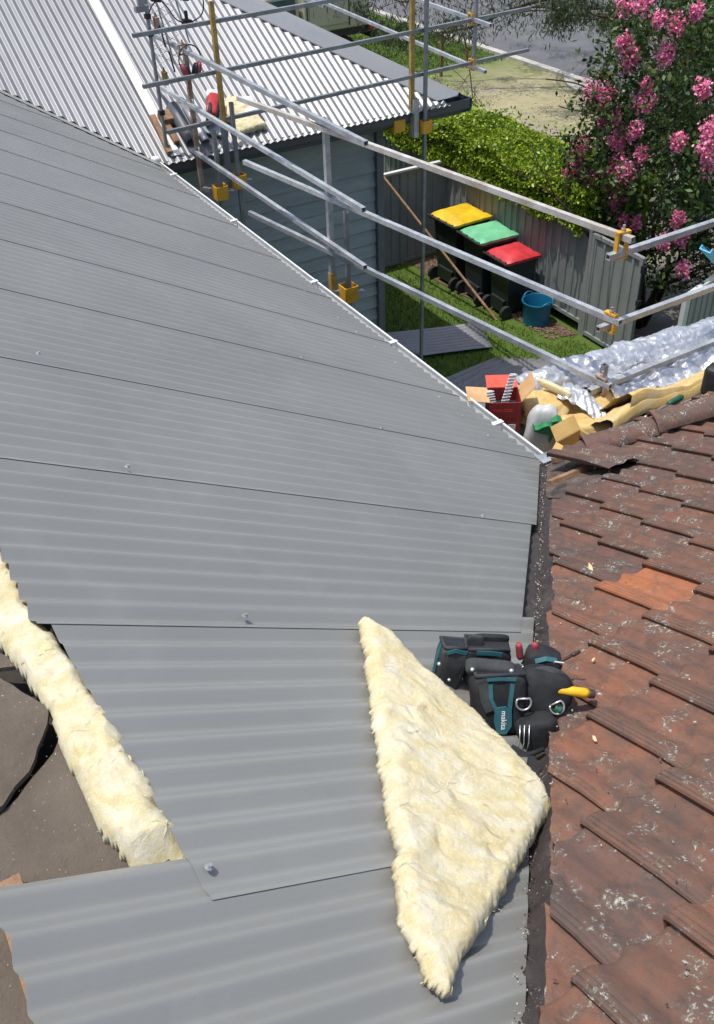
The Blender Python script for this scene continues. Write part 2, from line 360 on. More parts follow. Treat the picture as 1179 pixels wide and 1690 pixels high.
def mat_lawn():
    m = NT('lawn'); co = m.coords(True)
    f1 = m.noise(co, .28, 4, .6, .3); f2 = m.noise(co, 3.5, 5, .7); f3 = m.noise(co, 45, 4, .7)
    g = m.mix(f3, (.045, .09, .015), (.13, .19, .04))
    dry = m.mix(m.math('ADD', m.math('MULTIPLY', f3, .5), m.math('MULTIPLY', f2, .5)), (.20, .19, .09), (.52, .46, .31)); dirt = m.mix(f3, (.25, .21, .17), (.36, .31, .26))
    sx = m.n('ShaderNodeSeparateXYZ'); m.l(co, sx.inputs[0])
    far = m.ramp(m.math('DIVIDE', sx.outputs[0], 40.0), [(.17, 0.0), (.22, 1.0)])
    near = m.ramp(m.math('DIVIDE', sx.outputs[1], 40.0), [(.41, 1.0), (.49, 0.0)])
    k = m.math('MULTIPLY', m.math('MULTIPLY', far, near), m.ramp(m.math('ADD', m.math('MULTIPLY', f1, .6), m.math('MULTIPLY', f2, .4)), [(.38, .25), (.52, 1.0)]))
    c = m.mix(k, g, dry)
    k2 = m.math('MULTIPLY', m.math('MULTIPLY', far, near), m.ramp(m.noise(co, .5, 4, .6), [(.55, 0.0), (.66, 1.0)]))
    c = m.mix(k2, c, dirt); m.col(c); m.par(rough=.95, spec=.1); m.bump(f3, .8, .03); return m.m
M['lawn'] = mat_lawn()
def mat_felt():
    m = NT('dusty_grey_felt'); co = m.coords(True)
    f1 = m.noise(co, 4, 5, .65, .4); f2 = m.noise(co, 160, 3, .7); f3 = m.noise(co, 30, 4, .7); f4 = m.noise(co, 7, 2, .5)
    c = m.ramp(f1, [(.3, (.090, .072, .056)), (.7, (.155, .130, .103))])
    c = m.mix(m.math('MULTIPLY', f3, .35), c, (.06, .05, .043))
    s = m.math('MULTIPLY', m.ramp(f2, [(.71, 0.0), (.74, 1.0)]), m.ramp(f4, [(.45, 0.0), (.62, 1.0)]))
    c = m.mix(s, c, (.48, .43, .34)); m.col(c); m.par(rough=.95, spec=.15)
    m.bump(m.math('ADD', m.math('MULTIPLY', f3, .7), m.math('MULTIPLY', f2, .5)), .9, .010); return m.m
M['felt'] = mat_felt()

# ================================================================== SETTING
EZ = 3.646                                   # eave height
TS = math.tan(math.radians(29.0)); NS = Vector((math.sin(math.radians(29)), 0, math.cos(math.radians(29))))
TT = math.radians(26.5); ST, CT = math.sin(TT), math.cos(TT)
def mz(x): return EZ - TS * x               # metal roof plane
def mp(x, y, h=0): return Vector((x, y, mz(x))) + NS * h
def tp(x, u, h=0): return Vector((x, -u * CT, EZ + u * ST)) + Vector((0, ST, CT)) * h
def r2(x, y, h=0): return Vector((x, y, EZ + TS * (y - 5.75))) + Vector((0, -math.sin(math.radians(29)), math.cos(math.radians(29)))) * h
def flat(name, poly, z, mt, kind='structure', thick=0):
    b = MB()
    if thick: b.prism([(x, y, z - thick) for x, y in poly], (0, 0, thick))
    else: b.add([(x, y, z) for x, y in poly], [tuple(range(len(poly)))])
    return fix(b.build(name, mt, kind=kind))
flat('ground', [(-400, -400), (400, -400), (400, 400), (-400, 400)], 0, M['lawn'])
flat('road', [(14.5, -300), (22.5, -300), (22.5, 300), (14.5, 300)], .006, M['asphalt'])
flat('kerb', [(14.28, -300), (14.5, -300), (14.5, 300), (14.28, 300)], .07, M['kerb'], thick=.1)
flat('far_kerb', [(22.5, -300), (22.72, -300), (22.72, 300), (22.5, 300)], .07, M['kerb'], thick=.1)
flat('driveway', [(6.1, 4.3), (7.5, 4.5), (8.2, 6.0), (10.5, 7.4), (14.28, 10.2), (14.28, 13.2), (9.0, 9.0), (6.1, 7.2)], .008, M['path'])
flat('crossover', [(14.28, 13.0), (14.28, 16.4), (14.0, 16.1), (13.75, 15.2), (13.5, 13.0)], .009, M['kerb'])
flat('mulch_bed', [(5.22, 9.36), (5.86, 9.36), (5.86, 6.0), (5.66, 6.05), (5.45, 6.5), (5.36, 7.2), (5.2, 8.0), (5.16, 8.7)], .012, M['mulch'])
b = MB()                                     # loose chips on the mulch
for k in range(900):
    y = rng.uniform(6.05, 9.3); x = rng.uniform(5.4, 5.84); s = rng.uniform(.015, .05)
    b.box((x, y, .02), (s, s * .35, .008), Euler((rng.uniform(-.4, .4), rng.uniform(-.4, .4), rng.uniform(0, 6))).to_matrix())
b.build('mulch_chips', M['chip'], kind='stuff')

def leafmesh(name, P, size, mt, parent=None, aspect=.5, droop=0, up=0, kind=None, seed=1, **kw):
    r = np.random.default_rng(seed); n = len(P); P = np.asarray(P, float)
    d = r.normal(size=(n, 3)); d[:, 2] -= droop; d[:, 2] += up; d /= np.linalg.norm(d, axis=1)[:, None]
    a = r.normal(size=(n, 3)); a -= (a * d).sum(1)[:, None] * d; a /= np.linalg.norm(a, axis=1)[:, None]
    s = size * r.uniform(.6, 1.3, n)[:, None]; w = s * aspect
    v = np.stack([P - d * s * .5, P + a * w * .5, P + d * s * .5, P - a * w * .5], 1).reshape(-1, 3)
    bb = MB(); bb.v = v.tolist(); bb.f = [(4 * i, 4 * i + 1, 4 * i + 2, 4 * i + 3) for i in range(n)]
    return bb.build(name, mt, parent, kind=kind, **kw)
# lawn blades in the courtyard and a thin scatter beyond
n = 52000
P = np.stack([nrng.uniform(.2, 5.75, n), nrng.uniform(.6, 9.35, n), np.full(n, .0)], 1)
mask = (P[:, 0] < 5.3 - .09 * (P[:, 1] - 6.4) + .05 * np.sin(P[:, 1] * 9)) & ((P[:, 0] > 2.0) | (P[:, 1] < 6.1)) | (P[:, 1] < 6.0)
P = P[mask]; n = len(P)
ang = nrng.uniform(0, 2 * PI, n); hgt = nrng.uniform(.025, .075, n); le = nrng.normal(0, .025, (n, 2)); wd = .006
px = np.cos(ang) * wd; py = np.sin(ang) * wd
v = np.stack([np.stack([P[:, 0] - px, P[:, 1] - py, P[:, 2]], 1), np.stack([P[:, 0] + px, P[:, 1] + py, P[:, 2]], 1), np.stack([P[:, 0] + le[:, 0], P[:, 1] + le[:, 1], hgt], 1)], 1).reshape(-1, 3)
b = MB(); b.v = v.tolist(); b.f = [(3 * i, 3 * i + 1, 3 * i + 2) for i in range(n)]
b.build('grass', M['blade'], kind='stuff')
n = 26000
P = np.stack([nrng.uniform(9, 14.2, n), nrng.uniform(18.6, 29, n), np.full(n, .03)], 1)
leafmesh('verge_grass', P, .14, M['blade'], aspect=.14, up=1.2, kind='stuff', seed=5)

# ================================================================== HOUSE
house = thing('house', 'grey metal and old terracotta roofed house being re-roofed round a small courtyard', 'house', (0, 0, 0))
PITCH = .0762
def corr(name, mt, w0, w1, l0, l1, fn, phase=0, amp=.008, nl=10, warp=.0002, thick=.0012, seed=0, parent=house, hoff=0, lip=0):
    """corrugated sheet: w across the waves, l along them; fn(l, w, h) gives the world point"""
    n = int(round((w1 - w0) / PITCH * 12)); rows = []
    for j in range(nl + 1):
        l = l0 + (l1 - l0) * j / nl; r = []
        for i in range(n + 1):
            w = w0 + (w1 - w0) * i / n
            tt = 2 * PI * (w - phase) / PITCH; h = amp * (math.cos(tt) + .09 * math.cos(3 * tt)) + hoff + warp * fbm((l * .9 + seed * 7, w * 2.2, seed), 1, 2)
            if lip and w - w0 < lip: h -= .000
            r.append(fn(l, w, h))
        rows.append(r)
    bb = MB().grid(rows); o = bb.build(name, mt, parent, smooth=True)
    m = o.modifiers.new('gauge', 'SOLIDIFY'); m.thickness = thick; m.offset = -1
    return o
# metal roof sheets, each lapping over the one nearer the camera
edges = [-2.333 + .762 * (k - 2) for k in range(15)]
sheets = []
for k in range(len(edges) - 1):
    y0, y1 = edges[k], edges[k + 1] + .105
    xl = -3.07 if k <= 1 else -2.84 if k == 2 else -2.845 if k == 3 else -2.96; xr = -.065
    o = corr('roof_sheet', M['sheet'], y0, y1, xl, xr, lambda l, w, h: mp(l, w, h), phase=-2.333 + PITCH * .06, amp=.0100, nl=16, seed=k + 1, hoff=.0)
    # tilt: near edge rides on top of the last sheet
    me = o.data
    for vv in me.vertices:
        t = (vv.co.y - y0) / (y1 - y0); vv.co += NS * (.0016 * (1 - t) - .0016 * t)
    if y0 < 0:
        j = rng.uniform(-.014, .018); a = rng.uniform(-.03, .03)
        clip(o, (-.043 + j, 0, 0), Vector((1, -.89 - a, 0)).normalized())
    if k == 2: clip(o, (-2.812, -1.57, 0), Vector((-1, -.055, 0)).normalized())
    if y1 > 5.2: clip(o, (0, 5.66, 0), Vector((.995, 1, 0)).normalized())
    sharp_rim(o); sheets.append(o)
def screw(p, nrm, parent):
    bb = MB(); x, y, d = basis(nrm)
    bb.cyl(p, Vector(p) + d * .0025, .0085, .0075, 10); bb.cyl(Vector(p) + d * .0025, Vector(p) + d * .008, .0052, .0048, 6)
    return bb.build('screw', M['galv'], parent)
for (x, y) in [(-2.432, .049), (-2.395, -.765), (-2.755, -2.268), (-2.36, -1.525), (-1.052, -.037), (-1.035, -.792), (-2.41, .80), (-1.05, .74), (-2.42, 1.57)]:
    ow = max(sheets, key=lambda o: o.data.vertices[0].co.y if o.data.vertices[0].co.y < y - .0 else -99)
    screw(mp(x, y, .0115), NS, ow)
b = MB()                                     # eave row of small screws, joined
for k in range(75):
    y = .08 + k * .0762
    if k % 3 == 1: b.cyl(mp(-.28, y, .008), mp(-.28, y, .0145), .006, .005, 6)
b.build('eave_screws', M['galv'], house, kind='stuff')
# valley flashing at the back: flat band of metal along the edge between the two metal roofs
b = MB(); q = []
for t in np.linspace(0, 1, 9):
    x = -3.2 * t; q.append([mp(x - .02, 5.66 - x, .016), mp(x - .02, 5.66 - x - .10, .0185), mp(x - .02, 5.66 - x - .22, .017)])
b.grid(q); b.build('valley_flashing', M['sheet'], house, smooth=True)
b = MB()                                     # dark valley tray between the roofs
b.add([V(.0, 5.6, EZ - .06), V(-3.4, 9.0, mz(-3.4) - .06), V(-3.4, 9.2, mz(-3.4) - .05), V(.0, 5.9, EZ - .05)], [(0, 1, 2, 3)])
b.build('valley_tray', M['valley'], house)
# back wing roof, corrugations running down towards the courtyard
def cr2(l, w, h): return r2(w, l, h)
k = 0; x = -4.2
while x < 3.5:
    x1 = x + .762 + .1
    o = corr('roof_sheet', M['oldsheet'], x, x1, 5.69, 10.0, cr2, phase=-4.2 + PITCH * .06, nl=6, seed=40 + k, warp=.0012, amp=.009, hoff=.0015 * (k % 2))
    clip(o, (3.24, 5.78, 0), Vector((1, 1, 0)).normalized())
    clip(o, (.03, 5.74, 0), Vector((-1, -1, 0)).normalized())
    if not len(o.data.polygons): bpy.data.objects.remove(o)
    else: sharp_rim(o)
    x += .762; k += 1
for k in range(26):                          # fixing screws in rows
    xx = -.6 + (k % 13) * .305; yy = 6.05 + (k // 13) * .9
    if xx < 3.0 - (yy - 5.75): screw(r2(xx, yy, .0115), (0, -.48, .87), house)
# white strip lying on the back roof
b = MB(); b.grid([[r2(x0 + .006 * t, yy, h) for x0, h in ((.165, .016), (.17, .022), (.26, .024), (.265, .016))] for t, yy in [(k, 5.75 + k * .45) for k in range(10)]])
b.build('white_flashing_strip', M['white_steel'], house)
# right-hand slope behind the hip, ridge and hip cap
def r3(x, y, h=0): return Vector((x, y, EZ + TS * (3.52 - x))) + Vector((math.sin(.506), 0, math.cos(.506))) * h
b = MB(); b.add([r3(3.52, 5.75), r3(3.52, 14.2), r3(-.7, 10.0)], [(0, 1, 2)]); b.build('end_slope', M['oldsheet'], house)
b = MB(); b.add([V(-4.5, 10.0, r2(0, 10).z), V(-.7, 10.0, r2(0, 10).z), V(3.5, 14.2, EZ), V(-4.5, 14.2, EZ)], [(0, 1, 2, 3)]); b.build('rear_slope', M['oldsheet'], house)
b = MB(); q = []
for t in np.linspace(0, 1, 12):
    y = 5.76 + t * 4.3; x = 3.50 - (y - 5.75)
    q.append([r2(x - .30, y, .011), r2(x - .29, y, .02), r2(x - .035, y, .024), V(x, y + .02, r2(x, y).z + .05), r3(x + .03, y + .05, .03), r3(x + .25, y + .2, .02)])
b.grid(q); o = b.build('hip_cap', M['flash'], house)
def gutter(name, p0, p1, out, mt, h=.11, w=.115, parent=house, straps=()):
    """open quad gutter from p0 to p1; out = unit vector away from the house; p at the lip"""
    p0, p1, out = Vector(p0), Vector(p1), Vector(out); z = V(0, 0, 1); d = (p1 - p0)
    prof = [(-w, .01), (-w, -h), (-w * .18, -h), (-w * .02, -h * .75), (0, -.012), (0, 0), (-.012, 0), (-.012, -.008), (-.004, -.014), (-w * .06, -h * .72), (-w * .2, -h + .004), (-w + .004, -h + .004), (-w + .004, .01)]
    q = [[p0 + d * t + out * a + z * c for a, c in prof] for t in np.linspace(0, 1, 5)]
    bb = MB().grid(q)
    n = len(prof)
    bb.f.append(tuple(range(n))); bb.f.append(tuple(4 * n + i for i in range(n)))
    g = bb.build(name, mt, parent)
    for s in straps:
        c = p0 + d.normalized() * s
        b2 = MB(); b2.box(c + out * (-w * .5) + z * .006, (abs(out.x) * w * 1.0 + abs(d.normalized().x) * .03, abs(out.y) * w * 1.0 + abs(d.normalized().y) * .03, .004))
        b2.box(c + out * (-.03) - z * .01, (.02 + abs(out.x) * .012, .02 + abs(out.y) * .012, .03)); b2.build('gutter_strap', M['white_steel'], g)
    return g
gutter('gutter', (.03, .03, EZ + .0), (.03, 5.70, EZ + .01), (1, 0, 0), M['white_steel'], straps=(.39, 1.51, 2.58, 3.95, 5.25))
gutter('gutter', (.03, .03, EZ - .004), (4.5, .03, EZ - .0), (0, 1, 0), M['galv_dull'], straps=(1.6, 2.8))
gutter('gutter', (.05, 5.72, EZ - .015), (3.60, 5.72, EZ - .015), (0, -1, 0), M['dark_steel'], h=.13)
gutter('gutter', (3.63, 5.72, EZ - .015), (3.63, 14.2, EZ - .015), (1, 0, 0), M['dark_steel'], h=.13)
# corner cap where the gutters meet
b = MB(); b.box((-.02, -.0, EZ - .055), (.10, .09, .10)); b.box((.0, 0.0, EZ + .008), (.085, .075, .01)); b.build('gutter_corner', M['galv'], house)
b = MB(); b.sup((.0, 5.72, EZ + .02), (.09, .09, .07), .7, .7); b.build('gutter_stop_end', M['cap'], house, smooth=True)
# walls: back wing with weatherboards
b = MB(); b.box((1.315, 10.17, 1.78), (2.83, 7.94, 3.56)); b.box((-2.2, 8.0, 1.7), (4.2, 3.5, 3.4)); b.build('wall', M['trim'], house); wall = bpy.data.objects['wall']
for k in range(21):
    z = .10 + k * .165; bb = MB(); x0, x1 = -.1, 2.655
    t = rng.uniform(-.003, .003)
    bb.prism([(x0, 6.195, z - .005), (x0, 6.160 + t, z), (x0, 6.164 + t, z + .012), (x0, 6.187, z + .172), (x0, 6.195, z + .172)], (x1 - x0, 0, 0))
    fix(bb.build('weatherboard', M['board'], wall))
b = MB(); b.box((2.70, 6.155, 1.75), (.085, .07, 3.5)); b.box((2.745, 6.22, 1.75), (.03, .1, 3.5)); b.build('corner_trim', M['trim'], house)
b = MB(); b.box((1.77, 5.97, EZ - .16), (3.7, .36, .02)); b.box((3.2, 10, EZ - .16), (.75, 8.0, .018)); b.build('eave_soffit', M['trim'], house)
b = MB(); b.box((1.77, 5.855, EZ - .10), (3.6, .02, .20)); b.box((3.49, 10.0, EZ - .10), (.02, 8.2, .2)); b.build('fascia', M['dark_steel'], house)
# walls under the metal and tile roofs
b = MB(); b.box((-.55, 2.9, 1.7), (.1, 6.4, 3.4)); b.box((2.2, -.55, 1.7), (5.6, .1, 3.4)); b.build('courtyard_wall', M['board'], house)
b = MB(); b.box((-.1, 2.9, EZ - .10), (.02, 5.5, .18)); b.box((2.2, -.1, EZ - .10), (4.6, .02, .18)); b.build('courtyard_fascia', M['dark_steel'], house)
b = MB(); b.box((-.33, 2.9, EZ - .2), (.46, 5.6, .02)); b.box((2.2, -.33, EZ - .2), (4.8, .46, .018)); b.build('courtyard_soffit', M['trim'], house)
# underlay below metal and beyond the ridge
b = MB(); b.add([mp(-.1, 5.6, -.07), mp(-.1, .0, -.07), mp(-2.74, -3.05, -.07), mp(-2.74, 8.4, -.07)], [(0, 1, 2, 3)])
b.add([tp(0, .02, -.05), tp(5, .02, -.05), tp(5, 4.2, -.05), tp(-3.4, 4.2, -.05)], [(0, 1, 2, 3)])
b.build('roof_underlay', M['under'], house)
# far side of the ridge: torn, dusty old felt boards
RX = -2.84
def fs(x, y, h=0):                           # x < RX; far slope, gentle beside the ridge
    d = RX - x; return V(x, y, mz(RX) - .035 - d * .10 + h)
def felt(pts, h, seed):
    # dense polygon outline with ragged edge, thick board
    out = []
    for i, p in enumerate(pts):
        q = pts[(i + 1) % len(pts)]; m = max(2, int(math.hypot(q[0] - p[0], q[1] - p[1]) / .025))
        for s in range(m):
            x = p[0] + (q[0] - p[0]) * s / m; y = p[1] + (q[1] - p[1]) * s / m
            x += .010 * fbm((x * 14 + seed, y * 14, 1)); y += .010 * fbm((x * 14, y * 14 + seed, 5)); out.append((x, y))
    bb = MB(); bb.prism([fs(x, y, h - .012 + .006 * fbm((x * 4, y * 4, seed))) for x, y in out], (0, 0, .012))
    return fix(bb.build('felt_board', M['felt'], house))
felt([(-2.885, -1.765), (-2.90, -1.72), (-2.95, -1.60), (-3.25, -1.45), (-3.4, -1.95), (-3.02, -1.93), (-2.965, -1.88), (-2.915, -1.815)], -.012, 1)
felt([(-2.80, -1.88), (-2.87, -1.805), (-2.93, -1.875), (-2.975, -1.895), (-3.02, -1.93), (-3.6, -1.93), (-3.6, -2.5), (-2.80, -2.5)], -.03, 2)
felt([(-2.90, -1.60), (-2.93, -1.54), (-3.2, -1.30), (-3.6, -.9), (-3.6, -1.4), (-3.26, -1.44)], -.016, 3)
felt([(-2.75, -2.2), (-3.8, -2.2), (-3.8, -3.4), (-2.75, -3.4)], -.07, 4)
b = MB(); b.add([fs(-2.7, -3.7, -.12), fs(-2.7, 6.5, -.12), fs(-4.3, 6.5, -.12), fs(-4.3, -3.7, -.12), fs(-4.3, -3.7, -3), fs(-4.3, 6.5, -3)], [(0, 1, 2, 3), (3, 2, 5, 4)]); b.build('roof_boarding', M['under'], house)
b = MB(); b.box(fs(-3.06, -2.27, -.02), (.05, .35, .05)); b.build('batten', M['timber'], house)

# --- valley iron between metal and tiles
b = MB(); q = []
for t in np.linspace(0, 1, 40):
    y = -.02 - 3.2 * t; xv = .888 * y - .008; r = []
    for a, h in ((-.14, -.03), (-.06, -.042), (-.040, -.040), (-.02, -.026), (-.005, -.026), (.02, -.03), (.04, -.028), (.07, -.012), (.14, .0)):
        base = max(mp(xv + a, y).z, EZ - y * math.tan(TT)) if abs(a) > .03 else EZ - y * math.tan(TT) * .5 + (mz(xv) - EZ) * .5
        wob = .006 * fbm((y * 9, a * 9, 2))
        z = (mz(xv + a) if a < 0 else EZ - y * math.tan(TT)) + h + wob
        r.append(V(xv + a + .006 * fbm((y * 12, a * 30, 8)), y, z))
    q.append(r)
b.grid(q); b.build('valley_gutter', M['valley'], house, smooth=True)
b = MB()                                     # mortar and grit along the tile edge of the valley
for k in range(420):
    y = -.15 - 2.7 * rng.random(); x = .888 * y + rng.gauss(.004, .011); s = rng.uniform(.002, .0065) * (1.5 if rng.random() < .08 else 1) * (.6 if y < -2.0 else 1)
    b.box((x, y, EZ - y * math.tan(TT) - .012), (s, s * rng.uniform(.5, 1), s * .5), Euler((rng.random(), rng.random(), rng.random() * 6)).to_matrix())
b.build('valley_grit', M['mortar'], house, kind='stuff')
b = MB()
for k in range(260):
    y = -.15 - 2.7 * rng.random(); x = .888 * y + rng.gauss(-.004, .009); s = rng.uniform(.0012, .004) * (.6 if y < -2.0 else 1)
    b.box((x, y, EZ - y * math.tan(TT) - .010), (s * 1.6, s, s * .5), Euler((rng.random(), rng.random(), rng.random() * 6)).to_matrix())
b.build('valley_flakes', M['kerb'], house, kind='stuff')

# --- tiles
TW, TG = .213, .326
prof = [(0, .026), (.003, .0325), (.008, .0335), (.0095, .0315), (.0125, .0315), (.014, .034), (.021, .0345), (.0225, .0322), (.0255, .0322), (.027, .0345), (.034, .0345), (.0355, .032), (.0385, .032), (.040, .0338), (.048, .0315),
        (.060, .0245), (.072, .0165), (.086, .0105), (.098, .0085), (.107, .0120), (.114, .0195), (.121, .0265), (.130, .0250), (.142, .0185), (.157, .0115), (.176, .0080), (.195, .0085), (.213, .012), (.238, .014)]
def tile_pts():
    bb = MB(); us = [-.012, -.006, 0.004, .10, .22, .345, .40]; q = []
    for i, u in enumerate(us):
        lift = .030 * (1 - max(u, 0) / .40); r = []
        for x, z in prof:
            zz = z * (1 if u < .3 else .62 if u < .38 else .4) + lift - (.006 if i == 0 else .0015 if i == 1 else 0)
            r.append((x, u, zz))
        q.append(r)
    def w(p): return V(p[0], -p[1] * CT + p[2] * ST, p[1] * ST + p[2] * CT)
    bb.grid([[w(p) for p in r] for r in q])
    n = len(prof)
    # left flank and butt end down to the tile's underside
    bot = [w((prof[0][0] + .016, u, -.002 + .030 * (1 - max(u, 0) / .40))) for u in us]
    k = len(bb.v); bb.v += [tuple(p) for p in bot]
    for i in range(len(us) - 1): bb.f.append((i * n, (i + 1) * n, k + i + 1, k + i))
    lo = [w((x, us[0], max(z - .016, .0) + .014)) for x, z in prof]; k = len(bb.v); bb.v += [tuple(p) for p in lo]
    for j in range(n - 1): bb.f.append((j, k + j, k + j + 1, j + 1))
    return bb
TB = tile_pts()
def tone_mask(me):                               # darker tone over the grooved strip and at the head of each tile
    at = me.attributes.new('tone_mask', 'FLOAT', 'POINT'); n = len(prof); vals = []
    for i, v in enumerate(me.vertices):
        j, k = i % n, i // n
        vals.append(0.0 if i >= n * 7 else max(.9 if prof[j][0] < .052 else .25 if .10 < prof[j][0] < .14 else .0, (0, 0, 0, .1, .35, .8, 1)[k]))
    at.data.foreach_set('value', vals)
ROWS = {3.376: .86, 3.05: .235, 2.72: .61, 2.385: .02, 2.06: .325, 1.745: .71, 1.42: .08, 1.095: .45, .77: .82, .445: .19, .118: .56}
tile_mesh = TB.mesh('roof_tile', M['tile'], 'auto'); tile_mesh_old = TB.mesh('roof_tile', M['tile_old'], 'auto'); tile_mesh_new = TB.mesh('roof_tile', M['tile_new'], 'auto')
for me in (tile_mesh, tile_mesh_old, tile_mesh_new): tone_mask(me)
for u, ph in ROWS.items():
    x = (math.floor(-3.2 / TW) + ph) * TW
    lim = 1.9 if u < 1.2 else .9
    while x < lim:
        yv = -(u + .16) * CT; xv = .887 * yv + .02
        top = tp(x, u); skip = x + TW < .887 * -(u + .4) * CT - .03
        if u < .2 and x < .30: skip = True
        if u < .5 and x < -.10: skip = True
        if not skip:
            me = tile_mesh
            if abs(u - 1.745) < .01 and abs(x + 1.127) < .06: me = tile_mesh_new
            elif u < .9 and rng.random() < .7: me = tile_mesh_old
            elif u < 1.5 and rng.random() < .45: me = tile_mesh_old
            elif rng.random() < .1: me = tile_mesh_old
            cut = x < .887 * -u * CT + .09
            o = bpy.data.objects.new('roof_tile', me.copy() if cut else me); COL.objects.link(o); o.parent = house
            jx, jz, ja = rng.uniform(-.003, .003), rng.uniform(-.003, .003), rng.gauss(0, .006)
            o.location = top + V(jx, 0, jz)
            if cut:
                j = rng.uniform(-.012, .014); a = rng.uniform(-.10, .10)
                # keep x > .887 y + .02 (+ragged)
                c = V(.887 * (yv) + .046 + j, yv, 0) - o.location
                clip(o, (c.x, c.y, 0), Vector((-1, .887 + a, 0)).normalized())
                for vv in o.data.vertices:
                    pw = vv.co + o.location; dd = pw.x - (.887 * pw.y + .046)
                    if dd < .045: vv.co.x += .006 * fbm((pw.x * 40, pw.y * 40, u))
                xs = [vv.co.x for vv in o.data.vertices]
                if not xs or max(xs) - min(xs) < .085: bpy.data.objects.remove(o); o = None
            if o: o.rotation_euler = (0, 0, ja)
            
        x += TW
# bedding mortar left where the eave tiles were lifted, and battens
b = MB(); q = []
for i in range(16):
    u = .05 + .85 * i / 15; r = []
    for j in range(24):
        x = -.42 + 1.15 * j / 23; x = max(x, -u * CT * .887 + .01) if x < .3 else x
        r.append(tp(x, u, -.002 + .022 * fbm((x * 9, u * 9, 3)) - .02 * (u < .1)))
    q.append(r)
b.grid(q); b.build('bedding_mortar', M['mortar'], house, smooth=True)
for u, x0, x1 in ((.42, -.30, 1.5), (.10, -.02, 1.5)):
    b = MB(); b.prism([tp(x0, u - .02, -.005), tp(x0, u + .02, -.005), tp(x0, u + .02, .02), tp(x0, u - .02, .02)], (x1 - x0, 0, 0)); fix(b.build('batten', M['timber'], house))

# ================================================================== SCAFFOLD
sc = thing('scaffold', 'galvanised square tube edge scaffold with yellow brackets along the courtyard gutters', 'scaffold', (0, 0, 0))
TUBE = .034
def tube(name, p0, p1, mt='galv', w=TUBE, label=None):
    return MB().sq(p0, p1, w).build(name, M[mt], sc, label=label)
for z in (4.53, 4.035, 3.61): tube('rail', (.225, 4.17, z), (.84, .42, z), 'worn' if z > 4.5 else 'galv')                       # right rails
for z, y1 in ((4.585, 2.50), (4.115, 2.55), (3.685, 2.55)):                                        # left rails on top of them
    tube('rail', (.375, 6.45 if z < 4.5 else 6.4, z), (.395, y1, z))
for z, x1 in ((4.43, 3.6), (3.99, 3.6), (3.572, 3.6)): tube('rail', (.74, .49, z), (x1, .58, z))
def bpt(x): return (x, 5.46 + .0885 * (x + .1))
for z, x0, x1 in ((4.80, -.12, 5.0), (4.39, -.10, 4.45), (3.97, .06, 4.47)):
    tube('rail', (*bpt(x0), z), (*bpt(x1), z), 'galv_dull')
tube('rail', (3.74, 9.4, 4.03), (3.66, 5.55, 3.925)); tube('rail', (3.68, 9.0, 4.46), (3.62, 5.45, 4.395)); tube('rail', (2.9, 8.9, 4.35), (3.2, 8.2, 4.2))
# standards and their hooks
def hook(p, d=(1, 0, 0)):
    b = MB(); p = Vector(p); b.sweep([p + V(0, .025, .03), p + V(0, -.025, .032), p + V(0, -.03, 0), p + V(0, -.028, -.045), p + V(0, .025, -.045)], .008, 6); return b.build('hook', M['galv_dull'], sc, smooth=True)
def standard(x, y, z0, z1, mt='galv', w=.04): return tube('standard', (x, y, z0), (x, y, z1), mt, w)
standard(.425, 3.12, 3.42, 4.56); tube('standard_foot', (.425, 3.12, 3.12), (.425, 3.12, 3.42), 'old_yellow', .05)
for z in (4.57, 4.08, 3.65): hook((.42, 3.10, z))
standard(.40, 5.66, 3.3, 4.62, 'rust')
for z in (4.6, 4.13, 3.70): hook((.40, 5.64, z))
standard(.62, 5.47, 3.95, 4.97, 'old_yellow'); tube('standard_foot', (.62, 5.49, 3.35), (.62, 5.49, 3.95), 'galv_dull', .046)
standard(2.86, 5.74, 3.36, 5.3, 'old_yellow', .045); tube('standard_foot', (2.88, 5.70, 3.36), (2.88, 5.70, 3.75), 'galv', .06)
standard(2.99, 5.68, 0.0, 5.25, 'galv_dull', .034)
standard(.50, 3.0, 0.0, 3.93, 'galv_dull', .034); standard(.44, 5.3, 0.0, 3.97, 'galv_dull', .034); standard(.69, 5.42, 0.0, 4.14, 'galv_dull', .034)
standard(3.68, 5.79, 3.9, 4.6, 'galv_dull', .03)
standard(.95, .60, 0, 3.64, 'galv_dull', .034); standard(2.6, .62, 0, 4.5, 'galv_dull', .034)
def bracket(p, arm, wide=.11):
    b = MB(); p = Vector(p); h = wide / 2; t = .008
    for s in (-1, 1):
        b.box(p + V(s * h, 0, 0), (t, wide, .125)); b.box(p + V(0, s * h, 0), (wide - t, t, .125))
    b.box(p + V(0, 0, -.045), (wide - .02, wide - .02, .01))
    a = Vector(arm); o = b.build('bracket', M['yellow_steel'], sc)
    b3 = MB(); b3.sq(p + a.normalized() * .056, p + a, .035); b3.build('bracket_arm', M['galv_dull'], o)
    b2 = MB(); b2.cyl(p + V(.05, -.01, 0), p + V(.12, -.03, 0), .008, n=6); b2.cyl(p + V(.115, -.055, .0), p + V(.115, .0, .0), .005, n=6); b2.build('bolt', M['galv'], o)
    return o
bracket((.44, 5.3, 3.40), (-.05, .30, -.05)); bracket((.69, 5.42, 3.42), (-.06, .09, .0)); bracket((.50, 3.0, 3.28), (-.10, .12, -.02)); bracket((2.99, 5.68, 3.46), (-.12, .05, .0))
bracket((2.70, 5.78, 3.50), (.14, -.02, .0), .13)
